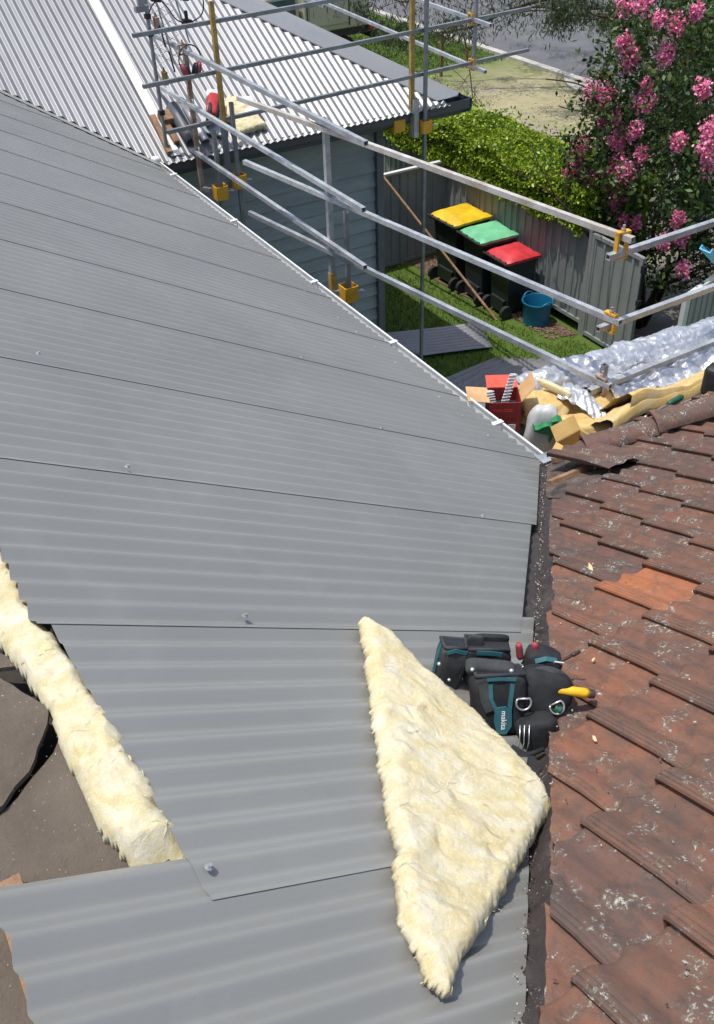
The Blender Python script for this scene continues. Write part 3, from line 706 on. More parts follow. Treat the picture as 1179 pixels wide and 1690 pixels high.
def clamp(p, d, tall=.10, mt='yellow_steel'):
    """yellow swivel clamp: open fork, bolt and nut"""
    p = Vector(p); x, y, dd = basis(d); b = MB()
    for s in (-1, 1): b.box(p + x * (s * .034), (.012, .03, tall), Matrix((x, dd, V(0, 0, 1))).transposed())
    b.box(p + V(0, 0, tall / 2), (.085, .032, .012), Matrix((x, dd, V(0, 0, 1))).transposed())
    b.box(p + V(0, 0, -tall / 2), (.085, .03, .01), Matrix((x, dd, V(0, 0, 1))).transposed())
    o = b.build('clamp', M[mt], sc)
    b2 = MB(); b2.cyl(p + V(0, 0, tall / 2), p + V(0, 0, tall / 2 + .04), .008, n=6); b2.cyl(p + V(0, 0, tall / 2 + .005), p + V(0, 0, tall / 2 + .02), .014, n=6); b2.build('bolt', M['rust'], o)
    return o
clamp((.83, .49, 4.48), (.1, 1, 0), .15); clamp((.83, .49, 4.01), (1, .1, 0), .11); clamp((.83, .49, 3.59), (1, .1, 0), .11, 'rust')
clamp((3.66, 5.80, 3.95), (1, .1, 0), .10); clamp((3.62, 5.79, 4.40), (1, .1, 0), .10)
clamp((.36, 5.60, 4.60), (0, 1, 0), .08, 'rust'); clamp((.23, 5.80, 4.34), (1, 0, 0), .10, 'old_yellow'); clamp((.24, 5.85, 4.78), (1, 0, 0), .10, 'rust')
for y in (.17, .41, .65, .89):
    b = MB(); b.box((1.95, y, 3.252), (4.1, .225, .036)); b.build('deck_plank', M['plank'], sc)
for x in (.2, 1.3, 2.6, 3.7): tube('transom', (x, -.05, 3.215), (x, 1.02, 3.215), 'galv_dull')

# ================================================================== YARD
def bin_(x, y, w, d, h, body, lid, label, rz=0.0):
    t = thing('wheelie_bin', label, 'wheelie bin', (x, y, 0), 'wheelie bins against the fence'); t.rotation_euler.z = rz
    # local frame: hinge and wheels at -x, front at +x
    ORG[t.name] = Vector()
    def ring(z, k, kx): return [V(-d / 2 * kx + .02, -w / 2 * k, z), V(-d / 2 * kx + .02, w / 2 * k, z), V(d / 2 * kx, w / 2 * k, z), V(d / 2 * kx, -w / 2 * k, z)]
    b = MB(); zs = [(.07, .78, .74), (.12, .80, .76), (h * .55, .87, .86), (h * .87, .93, .94), (h * .88, 1.0, 1.0), (h * .94, 1.0, 1.0)]
    vs = [p for z, k, kx in zs for p in ring(z, k, kx)]
    fs = [(4 * i + j, 4 * i + (j + 1) % 4, 4 * i + 4 + (j + 1) % 4, 4 * i + 4 + j) for i in range(len(zs) - 1) for j in range(4)] + [(3, 2, 1, 0), tuple(range(4 * len(zs) - 4, 4 * len(zs)))]
    b.add(vs, fs); bevel(fix(b.build('body', M[body], t)), .018, 3)
    b = MB(); b.box((-d / 2 * .70, 0, .16), (.10, w * .62, .2)); bevel(b.build('axle_housing', M[body], t), .01)
    # domed lid with side recesses and a lip
    b = MB(); q = []; n = 12
    for i in range(n + 1):
        a = i / n; r = []
        for j in range(n + 1):
            c = j / n; e = min(a, 1 - a, c, 1 - c)
            z = h * .955 + .045 * min(1, e / .14) ** .7 + .018 * math.sin(PI * a) + .012 * (abs(c - .5) < .3) * (.15 < a < .85)
            if a > .86 and abs(c - .5) < .33: z -= .03
            if (c < .14 or c > .86) and .3 < a < .7: z -= .008
            k = 1 - .06 * (e < .01) * (min(abs(a - .5), abs(c - .5)) > .42)
            r.append(V((-d / 2 - .01) + (d + .05) * a, (c - .5) * (w + .045) * k, z))
        q.append(r)
    b.grid(q); top = [q[0][j] for j in range(n + 1)] + [q[i][n] for i in range(1, n + 1)] + [q[n][j] for j in range(n - 1, -1, -1)] + [q[i][0] for i in range(n - 1, 0, -1)]
    m = len(top); b.add(top + [p - V(0, 0, .035) for p in top], [(k, (k + 1) % m, m + (k + 1) % m, m + k) for k in range(m)])
    o = fix(b.build('lid', M[lid], t, smooth='auto'))
    b = MB(); b.box((.03, 0, h * .955 + .068), (d * .5, .02, .006)); b.box((-.02, w * .18, h * .955 + .066), (d * .32, .02, .006)); b.build('lid_rib', M[lid], o)
    # hinge bar with lugs
    b = MB(); b.cyl((-d / 2 - .045, -w / 2 - .03, h * .945), (-d / 2 - .045, w / 2 + .03, h * .945), .017, n=8)
    for s in (-.42, -.15, .15, .42): b.box((-d / 2 - .015, w * s, h * .94), (.08, .03, .04))
    b.build('handle', M['black'], t)
    for s in (-1, 1):
        b = MB(); b.cyl((-d / 2 * .86, s * (w * .40), .10), (-d / 2 * .86, s * (w * .40 + .055), .10), .10, n=20); wl = b.build('wheel', M['tyre'], t, smooth='auto')
        b = MB(); b.cyl((-d / 2 * .86, s * (w * .40 + .045), .10), (-d / 2 * .86, s * (w * .40 + .058), .10), .055, n=14); b.build('hub', M['black'], wl)
    b = MB(); b.box((d / 2 * .93, 0, h * .91), (.05, w * .94, .03)); b.build('rim', M[body], t)
    return t
bin_(5.50, 8.42, .60, .66, 1.09, 'bin_green', 'lid_yellow', 'largest wheelie bin, with the yellow lid, farthest along the fence', .03)
bin_(5.52, 7.74, .55, .62, 1.04, 'bin_navy', 'lid_green', 'wheelie bin with the pale green lid between the other two', -.05)
bg_ = bin_(5.53, 7.16, .50, .54, .92, 'bin_green', 'lid_red', 'smallest wheelie bin, with the red lid, beside the blue tub', -.02)
g = [o for o in bpy.data.objects if o.name.startswith('wheelie_bin')][1]
b = MB(); b.box((-.02, -.252, .50), (.10, .004, .22), Euler((.055, 0, 0)).to_matrix()); b.build('sticker', M['white_paint'], g)
t = thing('tub', 'round blue plastic tub on the mulch beside the red lidded bin', 'tub', (5.60, 6.62, 0))
b = MB(); q = []
for r, z in ((.17, .0), (.185, .01), (.205, .30), (.222, .335), (.228, .35), (.222, .36), (.208, .355), (.196, .30), (.172, .03), (.0, .025)):
    q.append([V(5.60 + r * math.cos(a), 6.62 + r * math.sin(a), z) for a in np.linspace(0, 2 * PI, 33)])
b.grid(q); fix(b.build('body', M['tub'], t, smooth='auto'))
for s in (1, -1):
    b = MB(); b.sweep([V(5.60 + .225 * math.cos(a), 6.62 + .225 * math.sin(a), .345 + .05 * math.sin((a - c0) / .9 * PI)) for c0 in (PI / 2 - .45 if s > 0 else -PI / 2 - .45,) for a in np.linspace(c0, c0 + .9, 9)], .011, 6); b.build('handle', M['tub'], t, smooth=True)
# timber pole leaning across
b = MB(); p0, p1 = V(5.17, 6.98, .0), V(4.62, 9.34, 1.62); b.cyl(p0, p1, .021, .019, 10)
setp(b.build('timber_pole', M['timber'], smooth='auto'), 'long brown timber pole leaning from the lawn to the dark cross fence', 'pole')
# loose corrugated sheets on the lawn
def ground_sheet(corners, z, label, n):
    a, b_, c, d = [V(*p, z) for p in corners]; rows = []
    for i in range(n * 8 + 1):
        s = i / (n * 8); r = []
        for j in range(9):
            k = j / 8; p = (a.lerp(b_, s)).lerp(d.lerp(c, s), k)
            p.z += .009 * math.cos(s * n * 2 * PI) + .012 + .012 * fbm((p.x, p.y, 1)); r.append(p)
        rows.append(r)
    o = MB().grid(rows).build('roofing_sheet', M['oldsheet'], smooth=True); m = o.modifiers.new('gauge', 'SOLIDIFY'); m.thickness = .0012
    return setp(o, label, 'roofing sheet', 'spare roofing sheets on the lawn')
ground_sheet([(3.10, 7.62), (3.62, 6.62), (4.60, 6.30), (4.86, 7.0)], .035, 'spare corrugated sheet lying near the weatherboard corner, farther from the gutters', 9)
ground_sheet([(5.44, 5.33), (4.46, 6.05), (3.2, 5.95), (3.3, 4.6)], .03, 'spare corrugated sheet on the lawn partly behind the open red box', 10)

# ---- fences
def panel_fence(t, p0, p1, h, z0=.0, rib=.075, mt='fence', facing=1, depth=.018):
    """trapezoid-ribbed steel infill sheets, each .78 wide, posts and rails, as parts of t"""
    p0, p1 = Vector((*p0, 0)), Vector((*p1, 0)); L = (p1 - p0).length; d = (p1 - p0) / L; n = V(-d.y, d.x, 0) * facing
    k = max(1, round(L / .8)); w = L / k
    for i in range(k):
        rows = []; s = i * w; m = int(w / (rib * 2)); pts = []
        for j in range(m):
            a = s + w * j / m; c = w / m
            pts += [(a, 0), (a + c * .66, 0), (a + c * .72, depth), (a + c * .94, depth)]
        pts.append((s + w, 0))
        rows = [[p0 + d * a + n * o + V(0, 0, z) for a, o in pts] for z in (z0, z0 + h * .5, h)]
        MB().grid(rows).build('infill_sheet', M[mt], t)
    for i in range(k + 1):
        b = MB(); c = p0 + d * (i * w); b.box(c + V(0, 0, h / 2 + .01), (.055, .055, h + .02)); b.build('post', M[mt], t)
    for z in (z0 + .02, h):
        b = MB(); c = (p0 + p1) / 2 + V(0, 0, z); R = Matrix((d, V(-d.y, d.x, 0), V(0, 0, 1))).transposed()
        b.box(c, (L, .05, .05), R); b.build('fence_rail', M[mt], t)
t = thing('fence', 'long grey steel boundary fence behind the bins below the hedge', 'fence', (5.9, 9, 0))
panel_fence(t, (5.92, 6.02), (5.92, 13.2), 1.52, .16)
t = thing('fence', 'dark shaded cross fence between the weatherboard corner and the boundary fence', 'fence', (5, 9.4, 0))
panel_fence(t, (2.75, 9.42), (5.86, 9.42), 1.48, .03, facing=-1)
b = MB(); b.box((4.3, 9.40, 1.515), (3.12, .07, .03)); b.build('top_cap', M['cap'], t)
t = thing('gate', 'tall grey steel gate standing beside the driveway with a black latch', 'gate', (5.9, 5.5, 0))
panel_fence(t, (5.89, 5.04), (5.90, 5.94), 1.48, .05, facing=1, rib=.08)
b = MB(); b.box((5.90, 5.02, 1.12), (.04, .05, .62)); b.box((5.88, 4.99, 1.36), (.06, .05, .10)); b.box((5.88, 4.99, .9), (.06, .05, .07)); b.build('latch', M['black'], t)
t = thing('driveway_fence', 'pale capped steel fence return across the driveway from the gate', 'fence', (6.4, 4.5, 0))
panel_fence(t, (5.98, 4.32), (7.6, 4.80), 1.22, .02, facing=-1)
b = MB(); b.box((6.79, 4.555, 1.25), (1.72, .07, .03), Matrix.Rotation(math.atan2(.48, 1.62), 3, 'Z')); b.build('top_cap', M['cap'], t)
b = MB(); b.box((5.97, 4.31, .63), (.07, .07, 1.26)); b.build('end_post', M['cap'], t)

# ---- hedge
def hedge():
    t = thing('hedge', 'bright green clipped hedge growing along the street side of the boundary fence', 'hedge', (6.6, 9, 0))
    r = np.random.default_rng(3); n = 70000
    y = r.uniform(6.15, 12.0, n); a = r.uniform(0, 1, n); P = np.zeros((n, 3))
    face = r.random(n)
    wob = lambda y_, s: .05 * np.sin(y_ * 2.1 + s) + .035 * np.sin(y_ * 5.3 + 2 * s)
    top = 2.0 + wob(y, 1); x0 = 5.86 + .6 * wob(y, 2) - .10; x1 = 7.25 + wob(y, 3)
    s1 = face < .55; s2 = (face >= .55) & (face < .92); s3 = face >= .92
    P[:, 1] = y
    P[s1, 0] = (x0 + (x1 - x0) * a)[s1]; P[s1, 2] = (top - .22 * np.abs(a - .45) ** 2 * 4)[s1]
    P[s2, 0] = (x0 + .10 * (1 - np.abs(a - .6)))[s2]; P[s2, 2] = (1.47 + .05 * np.sin(y * 7) + (top - 1.47) * a)[s2]
    P[s3, 0] = x1[s3]; P[s3, 2] = (.2 + (top - .2) * a)[s3]
    P += r.normal(0, .024, (n, 3))
    leafmesh('foliage', P, .055, M['hedge'], t, .6, up=.3, seed=4)
    e = 2200; Q = np.stack([r.uniform(5.92, 7.1, e), 6.2 + r.normal(0, .05, e), r.uniform(1.5, 1.98, e)], 1); leafmesh('foliage', Q, .065, M['hedge'], t, .6, seed=6)
    b = MB(); b.box((6.58, 9.1, 1.0), (1.15, 5.7, 1.75)); b.build('inner_growth', M['hedge'], t)
hedge()
# ---- trees
def limbs(b, p, d, L, r, depth, tips, rg, bend=.35, split=(2, 3)):
    pts = [Vector(p)]; q = Vector(p); d = Vector(d).normalized(); n = 5; rr = [r]
    for i in range(n):
        d = (d + Vector((rg.gauss(0, 1), rg.gauss(0, 1), rg.gauss(.1, .6))) * bend * .35).normalized(); q = q + d * (L / n); pts.append(q.copy()); rr.append(r * (1 - .45 * (i + 1) / n))
    b.sweep(pts, rr, 7 if depth > 1 else 5)
    if depth == 0: tips.append((q, d)); return
    tips.append((pts[3], d))
    for k in range(rg.randint(*split)):
        dd = (d + Vector((rg.gauss(0, .6), rg.gauss(0, .6), rg.gauss(.15, .4)))).normalized()
        limbs(b, pts[rg.randint(3, 5)], dd, L * rg.uniform(.6, .85), rr[-1] * .8, depth - 1, tips, rg, bend, split)
def crown_leaves(name, tips, n, spread, size, mt, parent, aspect, droop, seed, extra=None, zmin=.4, keep=None):
    r = np.random.default_rng(seed); C = np.array([list(p) for p, _ in tips])
    if extra is not None: C = np.vstack([C, extra])
    sc_ = spread * r.uniform(.5, 1.2, len(C)); i = r.integers(0, len(C), n)
    P = C[i] + r.normal(size=(n, 3)) * sc_[i][:, None] * np.array([1, 1, .8]); P = P[P[:, 2] > zmin]
    if keep is not None: P = P[keep(P)]
    return leafmesh(name, P, size, mt, parent, aspect, droop=droop, seed=seed + 1)
def myrtle():
    t = thing('crepe_myrtle', 'dark leaved crepe myrtle tree in bright pink flower beside the driveway', 'tree', (6.75, 5.75, 0)); rg = random.Random(12)
    b = MB(); tips = []
    for a in range(5):
        an = a * 1.26 + .4; limbs(b, (6.75 + .06 * math.cos(an), 5.75 + .06 * math.sin(an), 0), (.42 * math.cos(an), .42 * math.sin(an), 1), 1.35, .055, 2, tips, rg)
    b.build('trunk', M['wood_dark'], t, smooth=True)
    r = np.random.default_rng(8); ex = []
    while len(ex) < 120:
        p = r.uniform(-1, 1, 3)
        if .45 < np.linalg.norm(p) < 1: ex.append(np.array([7.0, 6.1, 2.75]) + p * np.array([1.35, 1.30, 2.0]))
    ex = np.array(ex); ex = ex[ex[:, 2] > 1.1]
    crown_leaves('crown', tips, 21000, .20, .085, M['myrtle'], t, .5, .3, 21, ex, .75, lambda P: (P[:, 1] < 6.75 + .35 * (P[:, 0] - 6.0)) & (P[:, 0] > 6.0 - .25 * (P[:, 2] > 2.0)))
    # flower panicles at the places they show in the photo: rays towards the picture, on the near side of the crown
    fl = [(986, 150, 26), (1040, 100, 20), (1000, 168, 16), (1026, 228, 20), (1050, 215, 14), (1020, 195, 12), (960, 245, 20), (955, 285, 22), (940, 290, 14), (975, 300, 18), (1020, 270, 20), (1010, 300, 22), (1035, 285, 20), (1000, 320, 16), (1020, 330, 16), (1100, 92, 18), (1160, 148, 15), (1172, 215, 18), (1168, 245, 20), (1170, 268, 16), (1120, 235, 14), (1030, 70, 14), (1045, 92, 14), (1055, 170, 14), (1070, 168, 14), (1118, 40, 16), (1035, 5, 22), (1060, 8, 18), (1005, 155, 12), (960, 265, 14), (1012, 345, 14), (1030, 365, 10), (1050, 368, 10), (1095, 400, 14), (1125, 395, 12), (1120, 362, 12), (1128, 445, 14), (1025, 405, 10), (1060, 255, 12), (995, 205, 10), (1015, 235, 14), (1090, 30, 12), (1150, 20, 12), (1068, 140, 10)]
    for k, (px, py, rad) in enumerate(fl):
        d = (FW + RT * ((px - 589.5) / 1613) - UP * ((py - 845) / 1613))
        s = (6.15 - CAM.x + rg.uniform(-.12, .12)) / d.x
        c = CAM + d * s; R_ = rad * s * .82 / 1613 * 1.25
        n = 330; P = r.normal(size=(n, 3)); P /= np.linalg.norm(P, axis=1)[:, None]; P *= (r.random(n) ** .55 * (1 + .35 * np.sin(P[:, 0] * 5 + k) * np.cos(P[:, 2] * 4 + k)))[:, None]
        ll = Vector((rg.gauss(0, .3), rg.gauss(0, .3), 1)).normalized()
        P = P * np.array([.95, .95, 1.25]) * R_ + np.array(c) + np.outer(P[:, 2] * R_ * .35, np.array([ll.x, ll.y, 0]))
        leafmesh('flower_cluster', P, .038, M['petal'], t, .9, seed=100 + k)
        ex2 = np.array(c) + r.normal(size=(70, 3)) * R_ * 1.3 - np.array(d.normalized()) * -.10
        leafmesh('leaf_spray', ex2, .075, M['myrtle'], t, .5, droop=.3, seed=300 + k, kind='stuff')
myrtle()
def gum(name, label, loc, h, mt, leaf, n, seed, lean=(0, 0), low=None, spread=.5, size=.16, aspect=.16, droop=1.4, trunk_r=.2, cat='tree', zmin=.5, keep=None):
    t = thing(name, label, cat, loc); rg = random.Random(seed); b = MB(); tips = []
    base = Vector(loc); top = base + V(lean[0], lean[1], h * .45)
    b.sweep([base, base.lerp(top, .5) + V(.1, 0, 0), top], [trunk_r, trunk_r * .85, trunk_r * .7], 10)
    for k in range(6):
        a = k * 1.05 + rg.random(); limbs(b, base.lerp(top, .55 + .45 * rg.random()), (math.cos(a), math.sin(a), rg.uniform(-.05, .7)), h * .34, trunk_r * .4, 2, tips, rg, .5)
    if low:
        for p, d, L in low: limbs(b, p, d, L, .045, 2, tips, rg, .55)
    b.build('trunk', M['wood_dark'], t, smooth=True)
    crown_leaves('crown', tips, n, spread, size, M[leaf], t, aspect, droop, seed + 50, None, zmin, keep)
    return t
gum('gum_tree', 'grey green gum tree with drooping leaves hanging over the street kerb', (15.2, 13.2, 0), 5.4, 'wood_dark', 'gum', 26000, 31, (-.5, .4),
    low=[((14.2, 14.2, 1.9), (-.8, 1.2, .0), 2.6), ((14.4, 14.0, 2.3), (-.6, 1.3, -.05), 3.2), ((13.6, 15.6, 2.0), (-.7, 1.2, -.05), 2.6), ((13.6, 16.4, 2.1), (-.9, .8, -.02), 2.4)], spread=.30, zmin=.8, keep=lambda P: (P[:, 2] > 1.2) | (P[:, 1] > 16.8))
gum('shade_tree', 'tall dark tree standing behind the pink crepe myrtle', (10.6, 7.4, 0), 6.4, 'wood_dark', 'darkleaf', 30000, 77, (.1, .3), spread=.5, size=.15, aspect=.3, droop=.7, trunk_r=.26, keep=lambda P: P[:, 1] < 9.5)
t = thing('bottlebrush', 'rusty red bottlebrush in flower at the street edge beyond the crepe myrtle', 'shrub', (12.9, 10.2, 0)); rg = random.Random(5); b = MB(); tips = []
for a in range(4): limbs(b, (12.9, 10.2, 0), (.4 * math.cos(a * 1.6), .4 * math.sin(a * 1.6), 1), 1.3, .05, 1, tips, rg)
b.build('trunk', M['wood_dark'], t, smooth=True); crown_leaves('crown', tips, 3500, .4, .13, M['darkleaf'], t, .25, .2, 61)
crown_leaves('blossom', tips, 2600, .36, .09, M['redpetal'], t, .25, .1, 67)

# ---- ute on the verge
def ute():
    t = thing('utility_truck', 'khaki canopied utility truck parked on the grass beyond the hip roof', 'truck', (10.0, 21.3, 0))
    x1, y0 = 11.15, 20.45
    b = MB(); b.box((x1 - .95, y0 + .95, 1.60), (1.9, 1.85, 1.35)); bevel(b.build('canopy', M['khaki'], t), .05, 3); can = bpy.data.objects['canopy']
    for xx in (x1 - 1.82, x1 - .62):
        b = MB(); b.box((xx, y0 + .015, 1.6), (.02, .03, 1.2)); b.build('door_seam', M['black'], can)
    b = MB(); b.box((x1 - 1.2, y0 + .012, 1.62), (1.1, .025, 1.1)); bevel(b.build('side_door', M['khaki'], can), .02)
    b = MB(); b.cyl((x1 - .95, y0 + .0, 1.30), (x1 - .95, y0 - .03, 1.30), .07, n=14); b.build('lock', M['galv'], can)
    b = MB(); b.box((x1 - .80, y0 + .95, .84), (2.4, 1.8, .16)); b.build('tray', M['black'], t)
    b = MB(); b.box((x1 + .12, y0 + .95, .72), (.16, 1.9, .22)); bevel(b.build('bumper', M['black'], t), .02)
    for yy in (y0 + .12, y0 + 1.78):
        b = MB(); b.box((x1 + .10, yy - .08 if yy < 21.5 else yy, .88), (.32, .2, .14)); o = bevel(b.build('tail_light', M['taillight'], t), .015)
    b = MB(); b.prism([(x1 - 4.3, y0 + .1, .45), (x1 - 4.3, y0 + .1, 1.1), (x1 - 3.6, y0 + .1, 1.2), (x1 - 3.1, y0 + .1, 1.85), (x1 - 2.0, y0 + .1, 1.88), (x1 - 1.95, y0 + .1, .45)], (0, 1.7, 0)); bevel(fix(b.build('cab', M['khaki'], t)), .05, 3)
    b = MB(); b.prism([(x1 - 3.45, y0 + .085, 1.22), (x1 - 3.05, y0 + .085, 1.76), (x1 - 2.1, y0 + .085, 1.78), (x1 - 2.1, y0 + .085, 1.22)], (0, .03, 0)); fix(b.build('side_window', M['carglass'], t))
    for xx in (x1 - 3.6, x1 - .75):
        for yy in (y0 + .08, y0 + 1.6):
            b = MB(); b.cyl((xx, yy, .37), (xx, yy + .22, .37), .37, n=24); wl = b.build('wheel', M['tyre'], t, smooth='auto')
            b = MB(); b.cyl((xx, yy - .01, .37), (xx, yy + .05, .37), .2, n=16); b.build('rim', M['galv_dull'], wl)
ute()
for k, (x, y, h, lab) in enumerate([(11.9, 18.3, .95, 'thin dark stake standing in the verge grass left of the gum leaves'), (12.9, 18.6, .5, 'short dark stake in the verge grass near the kerb')]):
    b = MB(); b.box((x, y, h / 2), (.06, .06, h)); b.box((x, y, h), (.065, .065, .02)); setp(b.build('stake', M['timber']), lab, 'stake')

# ================================================================== LOOSE THINGS ON THE ROOF
def inside(poly, x, y):
    c = False; n = len(poly); j = n - 1
    for i in range(n):
        xi, yi = poly[i]; xj, yj = poly[j]
        if (yi > y) != (yj > y) and x < (xj - xi) * (y - yi) / (yj - yi) + xi: c = not c
        j = i
    return c
def edge_dist(poly, P):
    A = np.array(poly); B = np.roll(A, -1, 0); best = np.full(len(P), 9.0)
    for a, b_ in zip(A, B):
        d = b_ - a; t = np.clip(((P - a) @ d) / (d @ d), 0, 1); q = a + t[:, None] * d
        best = np.minimum(best, np.linalg.norm(P - q, axis=1))
    return best
def batt(name, label, poly, step, thick, fn, mt, seed, base=0.0, rag=.012, tuft=900, round_=.018, lump=.35, wisps=420, grain=(1, .35)):
    """torn slab of glass wool over polygon poly (plan x, y of the surface fn(x, y, h))"""
    t = thing(name, label, 'insulation', fn(*np.mean(poly, 0), 0)); org = ORG[t.name]
    A = np.array(poly); lo = A.min(0) - .03; hi = A.max(0) + .03
    nx, ny = int((hi[0] - lo[0]) / step) + 1, int((hi[1] - lo[1]) / step) + 1
    P = np.array([(lo[0] + i * step, lo[1] + j * step) for i in range(nx) for j in range(ny)])
    ins = np.array([inside(poly, *p) for p in P]); d = edge_dist(poly, P) * np.where(ins, 1, -1)
    gx, gy = grain
    def mat_noise(p):                         # matted folds: warped ridges drawn out along the grain
        wx, wy = fbm((p[0] * 6, p[1] * 6, seed), 1, 3) * .05, fbm((p[0] * 6, p[1] * 6, seed + 20), 1, 3) * .05
        x, y = p[0] + wx, p[1] + wy; u, v = x * gx + y * gy, -x * gy + y * gx
        return .6 * fbm((u * 5, v * 9, seed + 3), 1, 3) - .22 * abs(fbm((u * 4, v * 11, seed + 7), 1, 3)) + .07 * fbm((u * 20, v * 60, seed + 11), 1, 3)
    nz = np.array([.8 * fbm((p[0] * 15, p[1] * 15, seed), 1, 3) + .35 * fbm((p[0] * 90, p[1] * 90, seed + 2), 1, 3) for p in P]); n2 = np.array([mat_noise(p) for p in P])
    n3 = np.array([fbm((p[0] * 140, p[1] * 140, seed + 9), 1, 3) for p in P])
    d = d + rag * nz; h = np.clip(d / round_, 0, 1); h = np.sqrt(np.clip(1 - (1 - h) ** 2, 0, 1)) * thick * (1 + lump * n2) + .0011 * n3 * (d > .004)
    ok = d > 0; idx = -np.ones(len(P), int); b = MB()
    for k in np.nonzero(ok)[0]:
        idx[k] = len(b.v); b.v.append(tuple(fn(P[k][0], P[k][1], base + max(h[k], .002))))
    nt_ = len(b.v)
    for k in np.nonzero(ok)[0]: b.v.append(tuple(fn(P[k][0], P[k][1], base - .002)))
    edge = {}
    for i in range(nx - 1):
        for j in range(ny - 1):
            q = [i * ny + j, (i + 1) * ny + j, (i + 1) * ny + j + 1, i * ny + j + 1]; ii = [idx[k] for k in q]
            if min(ii) < 0: continue
            b.f.append(tuple(ii)); b.f.append(tuple(k + nt_ for k in reversed(ii)))
            for a_, c_ in zip(ii, ii[1:] + ii[:1]):
                if (c_, a_) in edge: del edge[(c_, a_)]
                else: edge[(a_, c_)] = 1
    for a_, c_ in edge: b.f.append((c_, a_, a_ + nt_, c_ + nt_))
    b.build('wool_body', M[mt], t, smooth=True)
    r = random.Random(seed); f = MB(); cand = np.nonzero(ok)[0]; near = cand[(d[cand] < .014)]
    def at(x, y):
        i, j = int(round((x - lo[0]) / step)), int(round((y - lo[1]) / step))
        if 0 <= i < nx and 0 <= j < ny and ok[i * ny + j]: return Vector(fn(x, y, base + max(h[i * ny + j], .002) + .0008))
        return None
    # flat wisps matted on the face
    for k in range(wisps):
        e = cand[r.randrange(len(cand))]; x, y = P[e]; an = math.atan2(gy, gx) + r.gauss(0, .8); L = r.uniform(.012, .05); w = r.uniform(.0006, .0022); q = []; cu_ = r.gauss(0, 18)
        for i in range(7):
            p = at(x, y)
            if p is None: break
            ww = w * math.sin(PI * (i + .4) / 7.2); nx_, ny_ = -math.sin(an) * ww, math.cos(an) * ww
            pa, pb = fn(x + nx_, y + ny_, 0), fn(x - nx_, y - ny_, 0); m_ = (pa + pb) / 2; up = p - m_ + V(0, 0, .0006 * math.sin(PI * i / 6))
            q.append([pa + up, pb + up]); x += math.cos(an) * L / 6; y += math.sin(an) * L / 6; an += cu_ * L / 6
        if len(q) > 2: f.grid(q)
    # short fibres frayed along the torn edge
    for k in range(tuft):
        e = near[r.randrange(len(near))]
        p = Vector(fn(P[e][0], P[e][1], base + max(h[e], .002) * r.uniform(.3, 1.0)))
        dr = Vector((r.gauss(0, 1), r.gauss(0, 1), r.gauss(.1, .4))).normalized(); L = r.uniform(.003, .009); w = r.uniform(.0003, .0009)
        sd = dr.cross(Vector((r.gauss(0, 1), r.gauss(0, 1), r.gauss(0, 1)))).normalized() * w; cv = Vector((r.gauss(0, 1), r.gauss(0, 1), r.gauss(0, 1))) * L * .4
        a_, m_, e_ = p - dr * .003, p + dr * L * .5 + cv * .5, p + dr * L + cv
        f.add([a_ - sd, a_ + sd, m_ + sd * .8, m_ - sd * .8, e_], [(0, 1, 2, 3), (3, 2, 4)])
    f.build('loose_fibre', M[mt], t, kind='stuff')
    return t
TRI = [(-2.043, -1.535), (-2.025, -1.55), (-1.994, -1.628), (-1.98, -1.784), (-1.951, -1.906), (-1.935, -1.988), (-1.947, -2.149), (-1.959, -2.269), (-2.109, -2.366), (-2.242, -2.451), (-2.376, -2.532), (-2.46, -2.585), (-2.496, -2.619), (-2.506, -2.572), (-2.493, -2.515), (-2.489, -2.451), (-2.427, -2.33), (-2.409, -2.319), (-2.348, -2.174), (-2.254, -1.976), (-2.159, -1.782)]
batt('insulation_batt', 'triangular offcut of pale yellow insulation lying across the roof valley beside the tool belt', TRI, .0036, .042, lambda x, y, h: mp(x, y, h), 'wool', 3, .011, .011, 320, .030, .55, 60, (.55, -.83))
STR = [(-2.86, -1.05), (-2.83, -1.20), (-2.825, -1.33), (-2.825, -1.44), (-2.812, -1.57), (-2.785, -1.80), (-2.770, -1.97), (-2.772, -2.10), (-2.755, -2.22), (-2.75, -2.30), (-2.86, -2.31), (-2.866, -2.21), (-2.872, -2.15), (-2.888, -2.09), (-2.889, -1.96), (-2.893, -1.85), (-2.885, -1.77), (-2.902, -1.70), (-2.916, -1.57), (-2.95, -1.35), (-2.97, -1.15)]
def ridge_fn(x, y, h): return V(x, y, mz(-2.80) - .030 + h - .075 * min(1, max(0, (-2.16 - y) / .07)))
t = batt('insulation_strip', 'long strip of pale yellow insulation squeezed out along the ridge beside dusty felt', STR, .0045, .060, ridge_fn, 'wool', 9, -.02, .009, 260, .036, .5, 40, (.1, 1))

